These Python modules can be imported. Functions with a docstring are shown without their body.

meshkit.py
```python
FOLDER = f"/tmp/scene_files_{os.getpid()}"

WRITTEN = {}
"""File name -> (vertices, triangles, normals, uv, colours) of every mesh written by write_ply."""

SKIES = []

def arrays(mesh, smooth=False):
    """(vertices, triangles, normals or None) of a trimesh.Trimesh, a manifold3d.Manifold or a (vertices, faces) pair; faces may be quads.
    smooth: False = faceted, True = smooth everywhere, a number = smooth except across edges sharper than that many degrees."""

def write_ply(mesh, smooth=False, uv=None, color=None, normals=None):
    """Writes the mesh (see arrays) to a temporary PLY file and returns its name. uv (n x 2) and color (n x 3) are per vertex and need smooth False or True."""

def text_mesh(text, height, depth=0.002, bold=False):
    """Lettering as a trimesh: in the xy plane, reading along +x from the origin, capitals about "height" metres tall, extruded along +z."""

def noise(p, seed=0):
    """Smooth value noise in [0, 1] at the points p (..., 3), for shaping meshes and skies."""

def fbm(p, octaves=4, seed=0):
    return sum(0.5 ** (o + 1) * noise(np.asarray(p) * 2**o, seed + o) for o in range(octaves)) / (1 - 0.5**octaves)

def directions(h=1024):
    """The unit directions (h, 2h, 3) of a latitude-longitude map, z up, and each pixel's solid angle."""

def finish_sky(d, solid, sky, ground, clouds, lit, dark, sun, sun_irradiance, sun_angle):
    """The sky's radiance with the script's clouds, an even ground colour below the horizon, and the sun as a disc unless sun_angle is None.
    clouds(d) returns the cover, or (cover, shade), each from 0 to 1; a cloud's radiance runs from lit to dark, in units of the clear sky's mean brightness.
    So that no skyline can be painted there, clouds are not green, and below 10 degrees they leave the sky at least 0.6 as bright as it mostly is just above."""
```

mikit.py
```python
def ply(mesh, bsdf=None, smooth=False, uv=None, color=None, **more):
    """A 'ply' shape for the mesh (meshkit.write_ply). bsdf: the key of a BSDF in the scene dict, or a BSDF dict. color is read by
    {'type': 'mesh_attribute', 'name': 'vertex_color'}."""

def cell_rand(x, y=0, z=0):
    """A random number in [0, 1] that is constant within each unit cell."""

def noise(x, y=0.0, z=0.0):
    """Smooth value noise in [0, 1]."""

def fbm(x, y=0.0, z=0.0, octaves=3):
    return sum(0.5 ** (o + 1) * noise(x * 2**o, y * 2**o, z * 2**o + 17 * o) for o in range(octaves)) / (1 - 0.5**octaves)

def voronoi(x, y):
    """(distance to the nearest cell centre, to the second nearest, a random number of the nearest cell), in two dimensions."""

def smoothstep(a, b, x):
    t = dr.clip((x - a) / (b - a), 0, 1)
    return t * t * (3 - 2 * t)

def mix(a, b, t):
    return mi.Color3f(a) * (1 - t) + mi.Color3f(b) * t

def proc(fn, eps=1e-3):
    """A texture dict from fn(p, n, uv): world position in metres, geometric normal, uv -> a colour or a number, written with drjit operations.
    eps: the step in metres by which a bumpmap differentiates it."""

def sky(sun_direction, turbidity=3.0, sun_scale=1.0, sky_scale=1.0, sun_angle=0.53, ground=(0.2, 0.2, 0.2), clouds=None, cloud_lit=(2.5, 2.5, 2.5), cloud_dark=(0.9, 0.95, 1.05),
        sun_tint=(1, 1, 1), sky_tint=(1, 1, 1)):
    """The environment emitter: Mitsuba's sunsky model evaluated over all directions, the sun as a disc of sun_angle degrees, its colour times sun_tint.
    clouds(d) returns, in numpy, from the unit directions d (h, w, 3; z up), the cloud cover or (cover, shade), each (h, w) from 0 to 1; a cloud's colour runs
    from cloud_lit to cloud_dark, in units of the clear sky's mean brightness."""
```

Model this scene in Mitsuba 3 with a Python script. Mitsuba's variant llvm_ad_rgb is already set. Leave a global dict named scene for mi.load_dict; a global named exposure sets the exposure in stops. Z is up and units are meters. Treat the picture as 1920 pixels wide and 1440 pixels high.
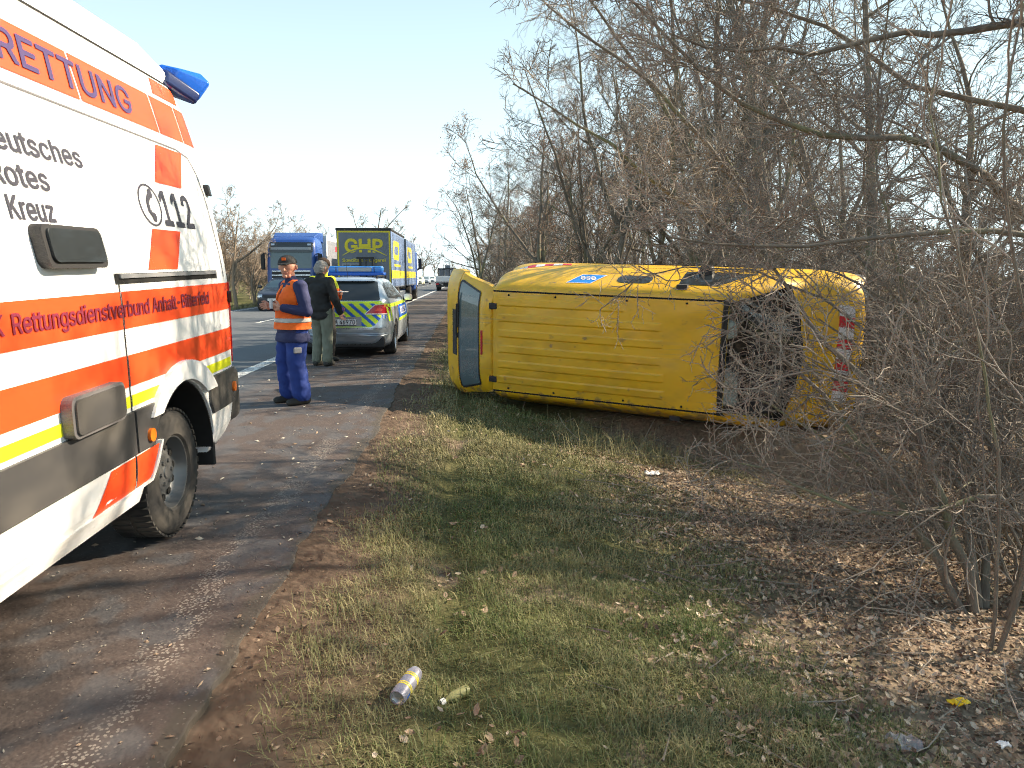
import math, numpy as np, trimesh, manifold3d as m3, mitsuba as mi, drjit as dr, mikit, shapely
from shapely.geometry import Polygon, Point, box as sbox
from shapely import affinity
from scipy.interpolate import PchipInterpolator
from mikit import proc, noise, fbm, voronoi, smoothstep, mix, cell_rand
from meshkit import text_mesh, fbm as nfbm, noise as nnoise
T = mi.ScalarTransform4f
PI = math.pi
scene, labels = {}, {}

# ---------------------------------------------------------------- camera, sky, exposure
EYE = np.array([0, 0, 1.52])
_f = 1340.0
_pit, _yaw = math.atan(202 / _f), math.atan(80 / math.hypot(_f, 202))
FWD = np.array([math.sin(_yaw) * math.cos(_pit), math.cos(_yaw) * math.cos(_pit), -math.sin(_pit)])
scene['camera'] = dict(type='perspective', fov=math.degrees(2 * math.atan(960 / _f)), fov_axis='x', near_clip=0.05, far_clip=6000.0,
                       to_world=T().look_at(origin=EYE.tolist(), target=(EYE + FWD).tolist(), up=[0, 0, 1]))
_az, _el = math.radians(13), math.radians(33)
SUN = [math.cos(_el) * math.cos(_az), math.cos(_el) * math.sin(_az), math.sin(_el)]
def _haze(d):   # thin milky veil of a March noon, thicker towards the horizon, the same all round
    return 0.06 + 0.86 * np.exp(-np.clip(d[..., 2], 0, 1) / 0.34)
scene['sky'] = mikit.sky(SUN, turbidity=3.0, sun_scale=1.75, sun_tint=(0.93, 0.97, 1.05), sky_tint=(1.0, 1.2, 1.04), clouds=_haze, cloud_lit=(3.1, 3.6, 3.75), ground=(0.16, 0.14, 0.11))
exposure = 2.38

# ---------------------------------------------------------------- materials
def pbr(name, c, r=0.5, **k):
    scene[name] = {'type': 'twosided', 'bsdf': dict(type='principled', base_color=c if isinstance(c, dict) else {'type': 'rgb', 'value': list(c)}, roughness=r, **k)}
    return name
def paint(name, c, r=0.35, coat=0.9, **k):
    return pbr(name, c, r, clearcoat=coat, clearcoat_gloss=0.94, specular=0.5, **k)
paint('mat_white', proc(lambda p, n, uv: mix((0.74, 0.75, 0.76), (0.50, 0.47, 0.43), smoothstep(0.40, 0.8, fbm(p.x * 6, p.y * 3, p.z * 4, 4)) * smoothstep(1.0, 0.35, p.z))))
def _yellow(p, n, uv):
    c = mix((0.68, 0.40, 0.013), (0.54, 0.315, 0.020), 0.7 * smoothstep(0.4, 0.75, fbm(p.x * 4, p.y * 4, p.z * 6, 4)))
    mud = smoothstep(0.70, 0.86, fbm(p.x * 9, p.y * 9, p.z * 9, 4) + 0.28 * smoothstep(0.35, -0.25, p.z))
    scr = smoothstep(0.74, 0.80, noise(p.x * 3.0 + p.y * 2.0, p.z * 70, p.y * 1.5)) * smoothstep(0.5, 0.7, fbm(p.x * 1.5, p.y * 1.5, p.z * 1.5))
    return mix(mix(c, (0.16, 0.115, 0.075), 0.65 * mud), (0.40, 0.30, 0.12), 0.5 * scr)
paint('mat_yellow', proc(_yellow), 0.38, 0.7)
scene['mat_yellow'] = {'type': 'twosided', 'bsdf': {'type': 'bumpmap', 'arbitrary': proc(lambda p, n, uv: fbm(p.x * 2.6, p.y * 2.6, p.z * 2.6, 2), 0.01), 'scale': 0.035, 'bsdf': scene['mat_yellow']['bsdf']}}
paint('mat_silver', (0.52, 0.59, 0.67), 0.24, 1.0, metallic=0.65)
paint('mat_truck_blue', (0.015, 0.062, 0.26), 0.35)
paint('mat_dark_blue', (0.012, 0.018, 0.04), 0.3)
paint('mat_car_white', (0.7, 0.71, 0.72))
paint('mat_car_cream', (0.62, 0.6, 0.45))
paint('mat_car_grey', (0.25, 0.29, 0.34))
paint('mat_luminous_red', (0.82, 0.070, 0.013), 0.45, 0.4)
pbr('mat_luminous_yellow', (0.70, 0.72, 0.02), 0.45)
pbr('mat_lime', (0.55, 0.78, 0.03), 0.42)
pbr('mat_police_blue', (0.015, 0.10, 0.46), 0.42)
pbr('mat_letter', (0.035, 0.035, 0.05), 0.5)
pbr('mat_letter_red', (0.17, 0.015, 0.04), 0.5)
pbr('mat_letter_violet', (0.05, 0.025, 0.10), 0.5)
pbr('mat_black', (0.018, 0.018, 0.02), 0.55)
pbr('mat_gap', (0.01, 0.01, 0.01), 0.9)
pbr('mat_cladding', proc(lambda p, n, uv: mix((0.045, 0.045, 0.048), (0.085, 0.08, 0.075), smoothstep(0.35, 0.75, fbm(p.x * 5, p.y * 3, p.z * 5)))), 0.5)
pbr('mat_grey_plastic', (0.13, 0.125, 0.13), 0.5)
pbr('mat_tyre', proc(lambda p, n, uv: mix((0.022, 0.022, 0.023), (0.075, 0.068, 0.06), smoothstep(0.35, 0.8, fbm(p.x * 7, p.y * 7, p.z * 7)))), 0.8)
pbr('mat_rim', (0.16, 0.165, 0.17), 0.42, metallic=0.6)
pbr('mat_alloy', (0.6, 0.61, 0.62), 0.3, metallic=0.8)
pbr('mat_chrome', (0.75, 0.75, 0.76), 0.15, metallic=1.0)
pbr('mat_glass_dark', (0.015, 0.02, 0.024), 0.04, specular=0.7, clearcoat=1.0)
pbr('mat_glass_sky_tone', (0.09, 0.135, 0.15), 0.05, specular=0.7, clearcoat=1.0)  # lighter teal base colour carries a painted sky reflection
paint('mat_lamp_red', (0.42, 0.01, 0.02), 0.15)
paint('mat_lamp_pale', (0.75, 0.62, 0.62), 0.15)
paint('mat_lamp_orange', (0.75, 0.16, 0.01), 0.2)
paint('mat_lamp_blue', (0.01, 0.12, 0.62), 0.08)
paint('mat_lamp_blue_dark', (0.008, 0.02, 0.10), 0.1)
paint('mat_lightbar_pale', (0.03, 0.20, 0.60), 0.12)
pbr('mat_tarp', proc(lambda p, n, uv: mix((0.115, 0.14, 0.18), (0.17, 0.19, 0.225), fbm(p.x * 2, p.y * 2, p.z * 0.8))), 0.5)
pbr('mat_tarp_blue', (0.13, 0.20, 0.36), 0.45)
pbr('mat_tarp_grey', (0.2, 0.21, 0.24), 0.5)
pbr('mat_sign_yellow', (0.66, 0.55, 0.02), 0.5)
pbr('mat_white_matt', (0.74, 0.74, 0.74), 0.5)
pbr('mat_reflex_red', (0.55, 0.02, 0.03), 0.35)
pbr('mat_reflex_white', (0.62, 0.62, 0.64), 0.35)
pbr('mat_sticker_blue', (0.02, 0.22, 0.68), 0.35)
pbr('mat_interior', (0.035, 0.035, 0.04), 0.8)
pbr('mat_seat', (0.09, 0.09, 0.10), 0.8)
pbr('mat_airbag', (0.42, 0.50, 0.48), 0.6)
pbr('mat_steel', (0.3, 0.31, 0.33), 0.45, metallic=0.5)
scene['mat_window'] = {'type': 'thindielectric', 'int_ior': 1.5}
def cloth(name, a, b, s=9.0, r=0.8):
    return pbr(name, proc(lambda p, n, uv: mix(a, b, fbm(p.x * s, p.y * s, p.z * s))), r)
cloth('mat_vest', (0.86, 0.11, 0.012), (0.95, 0.19, 0.02))
cloth('mat_fleece', (0.016, 0.021, 0.075), (0.032, 0.04, 0.12))
cloth('mat_workwear_blue', (0.010, 0.030, 0.17), (0.02, 0.055, 0.28))
cloth('mat_black_cloth', (0.009, 0.0095, 0.0105), (0.026, 0.027, 0.029))
cloth('mat_olive', (0.13, 0.145, 0.11), (0.20, 0.215, 0.17))
cloth('mat_vest_yellow', (0.62, 0.68, 0.03), (0.72, 0.76, 0.06))
cloth('mat_skin', (0.52, 0.25, 0.17), (0.60, 0.32, 0.23), 14, 0.5)
cloth('mat_grey_hair', (0.13, 0.12, 0.11), (0.40, 0.385, 0.37), 45)
cloth('mat_brown_hair', (0.035, 0.02, 0.014), (0.09, 0.05, 0.03), 60)
cloth('mat_shoe', (0.02, 0.021, 0.022), (0.06, 0.058, 0.05), 12)
pbr('mat_reflective_tape', (0.45, 0.44, 0.42), 0.35)
pbr('mat_paper', (0.7, 0.7, 0.7), 0.6)
pbr('mat_phone', (0.5, 0.52, 0.56), 0.3)
pbr('mat_eye', (0.03, 0.02, 0.02), 0.2)
pbr('mat_lips', (0.40, 0.13, 0.11), 0.5)
VCOL = {'type': 'mesh_attribute', 'name': 'vertex_color'}
scene['mat_blades'] = {'type': 'twosided', 'bsdf': {'type': 'principled', 'base_color': VCOL, 'roughness': 0.6, 'specular': 0.3}}
scene['mat_litter'] = {'type': 'twosided', 'bsdf': {'type': 'principled', 'base_color': VCOL, 'roughness': 0.75, 'specular': 0.2}}
def _bark(p, n, uv):
    s = fbm(p.x * 14, p.y * 14, p.z * 5, 3)
    c = mix((0.075, 0.062, 0.052), (0.22, 0.19, 0.152), s)
    return mix(c, (0.17, 0.19, 0.09), 0.55 * smoothstep(0.52, 0.75, fbm(p.x * 2.2, p.y * 2.2, p.z * 1.1 + 9)))
pbr('mat_bark', proc(_bark), 0.85)
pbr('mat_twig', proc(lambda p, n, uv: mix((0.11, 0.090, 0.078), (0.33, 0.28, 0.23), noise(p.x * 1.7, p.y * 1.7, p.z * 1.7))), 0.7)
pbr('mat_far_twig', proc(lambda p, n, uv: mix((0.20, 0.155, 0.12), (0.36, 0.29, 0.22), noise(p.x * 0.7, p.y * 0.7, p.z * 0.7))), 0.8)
pbr('mat_dry_leaf', (0.27, 0.15, 0.10), 0.8)

# ---------------------------------------------------------------- helpers
RNG = np.random.default_rng(7)
used = set()
def new_key(name, parent=None):
    base = f'{parent}__{name}' if parent else name
    k, i = base, 0
    while k in used:
        i += 1
        k = f'{base}_{i:03d}'
    used.add(k)
    return k
def thing(name, label, cat, group=None):
    k = new_key(name)
    labels[k] = {'label': label, 'category': cat}
    if group: labels[k]['group'] = group
    return k
def tm(mesh):
    if hasattr(mesh, 'to_mesh'):
        a = mesh.to_mesh()
        return trimesh.Trimesh(a.vert_properties[:, :3], a.tri_verts, process=False)
    if isinstance(mesh, (tuple, list)) and len(mesh) == 2 and isinstance(mesh[0], np.ndarray):
        return trimesh.Trimesh(mesh[0], mesh[1], process=False)
    if isinstance(mesh, list):
        return trimesh.util.concatenate([tm(x) for x in mesh])
    return mesh
def put(name, mesh, bsdf, parent=None, M=None, smooth=False, label=None, kind=None, color=None):
    k = new_key(name, parent)
    mesh = tm(mesh)
    if M is not None:
        mesh = mesh.copy(); mesh.apply_transform(M)
    scene[k] = mikit.ply(mesh, bsdf, smooth, color=color)
    d = {}
    if label: d['label'] = label
    if kind: d['kind'] = kind
    if d: labels.setdefault(k, {}).update(d)
    return k
def tag(k, label, cat=None, group=None, kind=None):
    labels.setdefault(k, {})['label'] = label
    for a, b in (('category', cat), ('group', group), ('kind', kind)):
        if b: labels[k][a] = b
def copy_thing(src, label, M, group=None):
    """A copy of a thing with all its parts under the next number, moved by M."""
    base = src if not src[-3:].isdigit() else src[:-4]
    k = new_key(base)
    labels[k] = {'label': label, 'category': labels[src]['category']}
    g = group or labels[src].get('group')
    if g: labels[k]['group'] = g
    for q in [q for q in scene if q == src or q.startswith(src + '__')]:
        scene[k + q[len(src):]] = {**scene[q], 'to_world': T(M.tolist())}
        used.add(k + q[len(src):])
    return k
def unit(v): return v / (np.linalg.norm(v, axis=-1, keepdims=True) + 1e-12)
def frame(o, x, y, z):
    M = np.eye(4); M[:3, 0], M[:3, 1], M[:3, 2], M[:3, 3] = x, y, z, o
    return M
def rotz(a, o=(0, 0, 0)):
    c, s = math.cos(a), math.sin(a)
    return frame(o, (c, s, 0), (-s, c, 0), (0, 0, 1))
def bx(x0, x1, y0, y1, z0, z1):
    b = trimesh.creation.box((x1 - x0, y1 - y0, z1 - z0)); b.apply_translation(((x0 + x1) / 2, (y0 + y1) / 2, (z0 + z1) / 2)); return b
def rbox(x0, x1, y0, y1, z0, z1, r=0.02, seg=10):
    s = m3.Manifold.sphere(r, seg)
    return tm(m3.Manifold.batch_hull([s.translate((x, y, z)) for x in (x0 + r, x1 - r) for y in (y0 + r, y1 - r) for z in (z0 + r, z1 - r)]))
def hull(pts, r=0.0, seg=10):
    if r: return tm(m3.Manifold.batch_hull([m3.Manifold.sphere(r, seg).translate(tuple(map(float, p))) for p in pts]))
    return tm(m3.Manifold.hull_points(np.asarray(pts, float)))
def cyl(p0, p1, r, n=16, r1=None):
    return tm(tubes(np.array([[p0, p1]], float), np.array([[r, r if r1 is None else r1]], float), n, caps=True))
def lathe(prof, n=40, axis='y'):
    m = trimesh.creation.revolve(np.asarray(prof, float), sections=n)
    if axis == 'y': m.apply_transform(frame((0, 0, 0), (1, 0, 0), (0, 0, 1), (0, 1, 0)))
    return m
def tubes(P, R, k=4, caps=False):
    """N tubes of equal point count at once: P (N, n, 3), R (N, n) -> (verts, faces)."""
    N, n, _ = P.shape
    t = np.gradient(P, axis=1); t /= np.linalg.norm(t, axis=2, keepdims=True) + 1e-12
    mean = t.mean(1); mean /= np.linalg.norm(mean, axis=1, keepdims=True) + 1e-12
    ref = np.where(np.abs(mean[:, 2:3]) < 0.8, np.array([[0, 0, 1.0]]), np.array([[1.0, 0, 0]]))[:, None]
    u = np.cross(t, ref); u /= np.linalg.norm(u, axis=2, keepdims=True) + 1e-12
    v = np.cross(t, u)
    a = np.arange(k) * 2 * PI / k
    V = P[:, :, None] + R[:, :, None, None] * (np.cos(a)[None, None, :, None] * u[:, :, None] + np.sin(a)[None, None, :, None] * v[:, :, None])
    i, j = np.meshgrid(np.arange(n - 1), np.arange(k), indexing='ij')
    q = np.stack([i * k + j, i * k + (j + 1) % k, (i + 1) * k + (j + 1) % k, (i + 1) * k + j], -1).reshape(-1, 4)
    f = np.vstack([q[:, [0, 2, 1]], q[:, [0, 3, 2]]])
    if caps:
        c0 = np.stack([np.zeros(k - 2, int), np.arange(1, k - 1), np.arange(2, k)], 1)
        f = np.vstack([f, c0, (c0 + (n - 1) * k)[:, ::-1]])
    F = (f[None] + (np.arange(N) * n * k)[:, None, None]).reshape(-1, 3)
    return V.reshape(-1, 3), F
def poly2d(shape, size):
    """(points (n, 2), triangles) of a shapely shape, with no edge longer than size."""
    vs, fs, o = [], [], 0
    for g in getattr(shape, 'geoms', [shape]):
        if g.is_empty or g.geom_type != 'Polygon': continue
        v, f = trimesh.creation.triangulate_polygon(shapely.segmentize(g, size), engine='earcut')
        v = np.column_stack([v, np.zeros(len(v))])
        v, f = trimesh.remesh.subdivide_to_size(v, f, size * 1.5, max_iter=12)
        vs.append(v[:, :2]); fs.append(f + o); o += len(v)
    m = trimesh.Trimesh(np.column_stack([np.vstack(vs), np.zeros(o)]), np.vstack(fs), process=False)
    m.merge_vertices(digits_vertex=5)
    return m.vertices[:, :2].copy(), m.faces.copy()
def patch(shape, fn, off=0.004, back=0.0, size=0.12, flat=None):
    """A sheet laid on a surface: fn(u, v, off) -> points. back > 0 gives it rims that reach down to off - back."""
    v, f = poly2d(shape, size) if flat is None else flat
    top = fn(v[:, 0], v[:, 1], off)
    if back <= 0: return trimesh.Trimesh(top, f, process=False)
    low = fn(v[:, 0], v[:, 1], off - back)
    e = np.sort(f[:, [0, 1, 1, 2, 2, 0]].reshape(-1, 2), axis=1)
    e, c = np.unique(e, axis=0, return_counts=True); e = e[c == 1]
    n = len(v)
    tv = np.vstack([top, top[e[:, 0]], top[e[:, 1]], low[e[:, 0]], low[e[:, 1]]])
    m = len(e); i = np.arange(m) + n
    side = np.vstack([np.stack([i, i + m, i + 3 * m], 1), np.stack([i, i + 3 * m, i + 2 * m], 1)])
    return trimesh.Trimesh(tv, np.vstack([f, side]), process=False)
def rrect(x0, x1, y0, y1, r):
    return sbox(x0 + r, y0 + r, x1 - r, y1 - r).buffer(r, quad_segs=4)
def text2d(text, u0, u1, v0, h, bold=True, size=0.06, slant=0.0):
    """Lettering from u0 to u1 on the base line v0, capitals h tall, as (points, triangles)."""
    m = text_mesh(text, 1.0, 0.5, bold)
    tri = m.triangles[(m.triangles[:, :, 2] > 0.4).all(1)]
    v = tri.reshape(-1, 3)[:, :2]; a, b = v[:, 0].min(), v[:, 0].max()
    v = np.column_stack([u0 + (v[:, 0] - a) / (b - a) * (u1 - u0), v0 + v[:, 1] * h])
    v[:, 0] += slant * (v[:, 1] - v0)
    w, f = trimesh.remesh.subdivide_to_size(np.column_stack([v, v[:, 0] * 0]), np.arange(len(v)).reshape(-1, 3), max(size, abs(u1 - u0) / 400), max_iter=8)
    return w[:, :2], f

class Body:
    """A car-like body as stacked plan outlines: at height z it runs from xr to xf, is w wide to each side, and its corners are a superellipse of power n."""
    def __init__(s, z, xr, xf, w, n, crown=0.03):
        s.z = np.asarray(z, float); s.crown = crown
        g = lambda q: PchipInterpolator(s.z, np.broadcast_to(np.asarray(q, float), s.z.shape))
        s.xr, s.xf, s.w, s.n = g(xr), g(xf), g(w), g(n)
    def par(s, z):
        z = np.clip(z, s.z[0], s.z[-1]); a, b = s.xr(z), s.xf(z)
        return (a + b) / 2, (b - a) / 2, s.w(z), s.n(z)
    def outline(s, z, m):
        c, a, w, n = s.par(z); t = (np.arange(m) + 0.5) / m * 2 * PI
        # even in angle, then finer towards the corners
        x = np.sign(np.cos(t)) * np.abs(np.cos(t)) ** (2 / n); y = np.sign(np.sin(t)) * np.abs(np.sin(t)) ** (2 / n)
        return np.column_stack([c + a * x, w * y])
    def mesh(s, steps=44, m=72):
        zs = np.unique(np.concatenate([np.linspace(s.z[0], s.z[-1], steps), s.z]))
        rings = [np.column_stack([s.outline(z, m), np.full(m, z)]) for z in zs]
        top = rings[-1]; c = np.array([s.par(zs[-1])[0], 0, 0])
        for q in (0.97, 0.9, 0.75, 0.5, 0.25):
            r = (top - c) * [q, q, 1] + c; r[:, 2] = s.z[-1] + s.crown * (1 - q * q); rings.append(r)
        V = np.vstack(rings + [[[c[0], 0, s.z[-1] + s.crown]], [[s.par(s.z[0])[0], 0, s.z[0]]]])
        F = []; j = np.arange(m); k = (j + 1) % m
        for i in range(len(rings) - 1):
            a, b = i * m, (i + 1) * m
            F += [np.stack([a + j, a + k, b + k], 1), np.stack([a + j, b + k, b + j], 1)]
        e = len(rings) * m; l = (len(rings) - 1) * m
        F += [np.stack([l + j, l + k, j * 0 + e], 1), np.stack([k, j, j * 0 + e + 1], 1)]
        return m3.Manifold(m3.Mesh(V.astype(np.float32), np.vstack(F).astype(np.uint32)))
    def side(s, sgn):
        def fn(x, z, off):
            c, a, w, n = s.par(z); q = np.clip(np.abs((x - c) / a), 0, 0.9999)
            return np.column_stack([x, sgn * (w * (1 - q ** n) ** (1 / n) + off), z])
        return fn
    def end(s, sgn):
        def fn(y, z, off):
            c, a, w, n = s.par(z); q = np.clip(np.abs(y / w), 0, 0.9999)
            return np.column_stack([c + sgn * (a * (1 - q ** n) ** (1 / n) + off), y, z])
        return fn
    def top(s):
        def fn(x, y, off):
            c, a, w, n = s.par(np.full_like(x, s.z[-1])); q = (np.abs((x - c) / a) ** n + np.abs(y / w) ** n) ** (1 / n)
            return np.column_stack([x, y, s.z[-1] + s.crown * (1 - q * q) + off])
        return fn
def m_cyl_y(x, z, r, y0, y1, n=40):
    return m3.Manifold.cylinder(y1 - y0, r, r, n).rotate((-90, 0, 0)).translate((x, y0, z))
def wheel(parent, M, x, y, z, r, width, rimr, sgn, rim='mat_rim', holes=12, tread=48):
    """A wheel whose outer face looks to sgn * y. Tyre is the part; rim and hub its sub-parts."""
    h = width / 2
    prof = [(rimr * 0.97, -h * 0.8), (rimr * 1.03, -h), (r * 0.86, -h * 1.04), (r * 0.965, -h * 0.88), (r, -h * 0.7), (r, h * 0.7), (r * 0.965, h * 0.88), (r * 0.86, h * 1.04), (rimr * 1.05, h), (rimr * 0.97, h * 0.82), (rimr * 0.97, -h * 0.8)]
    ty = [lathe(prof, 48)]
    if tread:
        for a in np.arange(tread) * 2 * PI / tread:
            for sy in (-1, 1):
                b = bx(-r * 0.045, r * 0.045, sy * h * 0.5 - h * 0.42, sy * h * 0.5 + h * 0.42, r - 0.004, r + 0.008)
                b.apply_transform(trimesh.transformations.rotation_matrix(a + (0.06 if sy > 0 else 0), (0, 1, 0))); ty.append(b)
    L = np.eye(4); L[:3, 3] = (x, y, z)
    if sgn < 0: L = L @ rotz(PI)
    MM = (M if M is not None else np.eye(4)) @ L
    t = put('wheel', ty, 'mat_tyre', parent, MM, 35)
    d = lathe([(0.0, h * 0.55), (rimr * 0.22, h * 0.56), (rimr * 0.50, h * 0.50), (rimr * 0.62, h * 0.30), (rimr * 0.80, h * 0.25), (rimr * 0.9, h * 0.4), (rimr * 0.97, h * 0.86), (rimr * 1.03, h * 0.9), (rimr * 1.03, h * 0.8), (rimr * 0.93, -h * 0.2), (0.0, -h * 0.2)], 40)
    put('rim', d, rim, t, MM, 35)
    for a in np.arange(holes) * 2 * PI / holes:
        c = cyl((0, 0, 0), (0, 0.012, 0), rimr * 0.105, 10); c.apply_translation((rimr * 0.74 * math.cos(a), h * 0.25, rimr * 0.74 * math.sin(a))); put('rim_hole', c, 'mat_gap', t, MM)
    put('hub', [lathe([(0, h * 0.66), (rimr * 0.17, h * 0.62), (rimr * 0.2, h * 0.5), (0, h * 0.5)], 24)] + [cyl((rimr * 0.33 * math.cos(a), h * 0.5, rimr * 0.33 * math.sin(a)), (rimr * 0.33 * math.cos(a), h * 0.62, rimr * 0.33 * math.sin(a)), 0.013, 6) for a in np.arange(6) * PI / 3], rim, t, MM, 35)
    return t
# ---------------------------------------------------------------- ground, road, sky-wide setting
ROAD_R, ROAD_L, LINE_R = -0.97, -10.75, -3.6
_gx = PchipInterpolator([-400, -40, -16, -12.5, -10.9, -10.6, -1.25, -1.05, -0.93, -0.6, 0.0, 0.6, 1.3, 2.1, 3.0, 4.5, 7.0, 14, 30, 400],
                        [-0.6, -0.6, -0.45, -0.25, -0.05, -0.06, -0.05, -0.014, -0.007, -0.042, -0.11, -0.21, -0.35, -0.52, -0.68, -0.76, -0.74, -0.60, -0.4, -0.3])
def ground_z(x, y):
    x, y = np.asarray(x, float), np.asarray(y, float)
    z = _gx(np.clip(x, -400, 400))
    off = np.clip((x + 0.72) / 0.5, 0, 1) + np.clip((-10.8 - x) / 1.0, 0, 1)
    p = np.stack([x, y, x * 0], -1)
    z = z + off * (0.10 * (nfbm(p * 0.55, 3, 3) - 0.5) + 0.05 * (nfbm(p * 2.6, 3, 11) - 0.5) + 0.02 * (nfbm(p * 9.0, 2, 5) - 0.5))
    # wheel rut along the edge of the asphalt, where the soil is bare
    z = z - 0.035 * np.exp(-((x - (-0.12 + 0.06 * np.sin(y * 0.9))) / 0.10) ** 2) * (y < 14)
    e = ROAD_R + 0.10 * (nfbm(np.stack([y * .5, y * 0, y * 0], -1), 2, 4) - .5)
    z = z - 0.03 * np.exp(-((x - e - .04) / .045) ** 2) * np.clip((nnoise(np.stack([y * 1.6, y * 0, y * 0], -1), 77) - .55) * 5, 0, 1)
    # the hollow the van lies over
    lx, ly = (x - 0.302) * 0.878 - (y - 9.196) * 0.477, (x - 0.302) * 0.478 + (y - 9.196) * 0.877   # along, and down from the roof
    w = np.clip((lx + 0.6) / 0.5, 0, 1) * np.clip((5.0 - lx) / 0.6, 0, 1) * np.clip((ly - 0.15) / 0.45, 0, 1) * np.clip((3.2 - ly) / 1.2, 0, 1)
    z = z * (1 - w) + w * (-0.215 - 0.028 * lx)
    z = z - 0.07 * np.clip((lx - 0.7) / 0.8, 0, 1) * np.clip((4.2 - lx) / 0.5, 0, 1) * np.exp(-((ly + 0.05) / 0.22) ** 2)
    return z
def axis(lo, hi, near, fine, grow=1.14):
    def run(a, s, end):
        out, d = [], s
        while a < end: a += d; out.append(a); d *= grow
        return out
    mid = np.arange(near[0], near[1], fine)
    return np.array(sorted([-q for q in run(-near[0], fine, -lo)]) + list(mid) + run(near[1], fine, hi))
def grid(xs, ys, fz):
    X, Y = np.meshgrid(xs, ys, indexing='ij'); V = np.stack([X, Y, fz(X, Y)], -1).reshape(-1, 3)
    n = len(ys); i, j = np.meshgrid(np.arange(len(xs) - 1), np.arange(n - 1), indexing='ij'); a = (i * n + j).ravel()
    return V, np.vstack([np.stack([a, a + n, a + n + 1], 1), np.stack([a, a + n + 1, a + 1], 1)])
def _ground_col(p, n, uv):
    a = fbm(p.x * 1.6, p.y * 1.6, 0.0, 3); b = fbm(p.x * 12, p.y * 12, 3.0, 3); c = fbm(p.x * 55, p.y * 55, 7.0, 2)
    soil = mix((0.065, 0.046, 0.034), (0.135, 0.100, 0.076), b)
    litter = mix((0.11, 0.082, 0.06), (0.27, 0.215, 0.16), c)
    grass = mix((0.036, 0.042, 0.018), (0.115, 0.115, 0.050), 0.5 * c + 0.5 * b)
    edge = smoothstep(-0.05, -0.65, p.x + 0.5 * (a - 0.5)) * smoothstep(-11.5, -9, p.x)
    g = smoothstep(2.3, 0.9, p.x + 1.6 * (a - 0.5))
    r = mix(litter, grass, g * smoothstep(0.3, 0.5, a + 0.25 * b))
    far = smoothstep(13, 20, p.x)
    r = mix(r, mix((0.07, 0.10, 0.025), (0.14, 0.15, 0.05), a), far)
    return mix(r, soil, edge)
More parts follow.
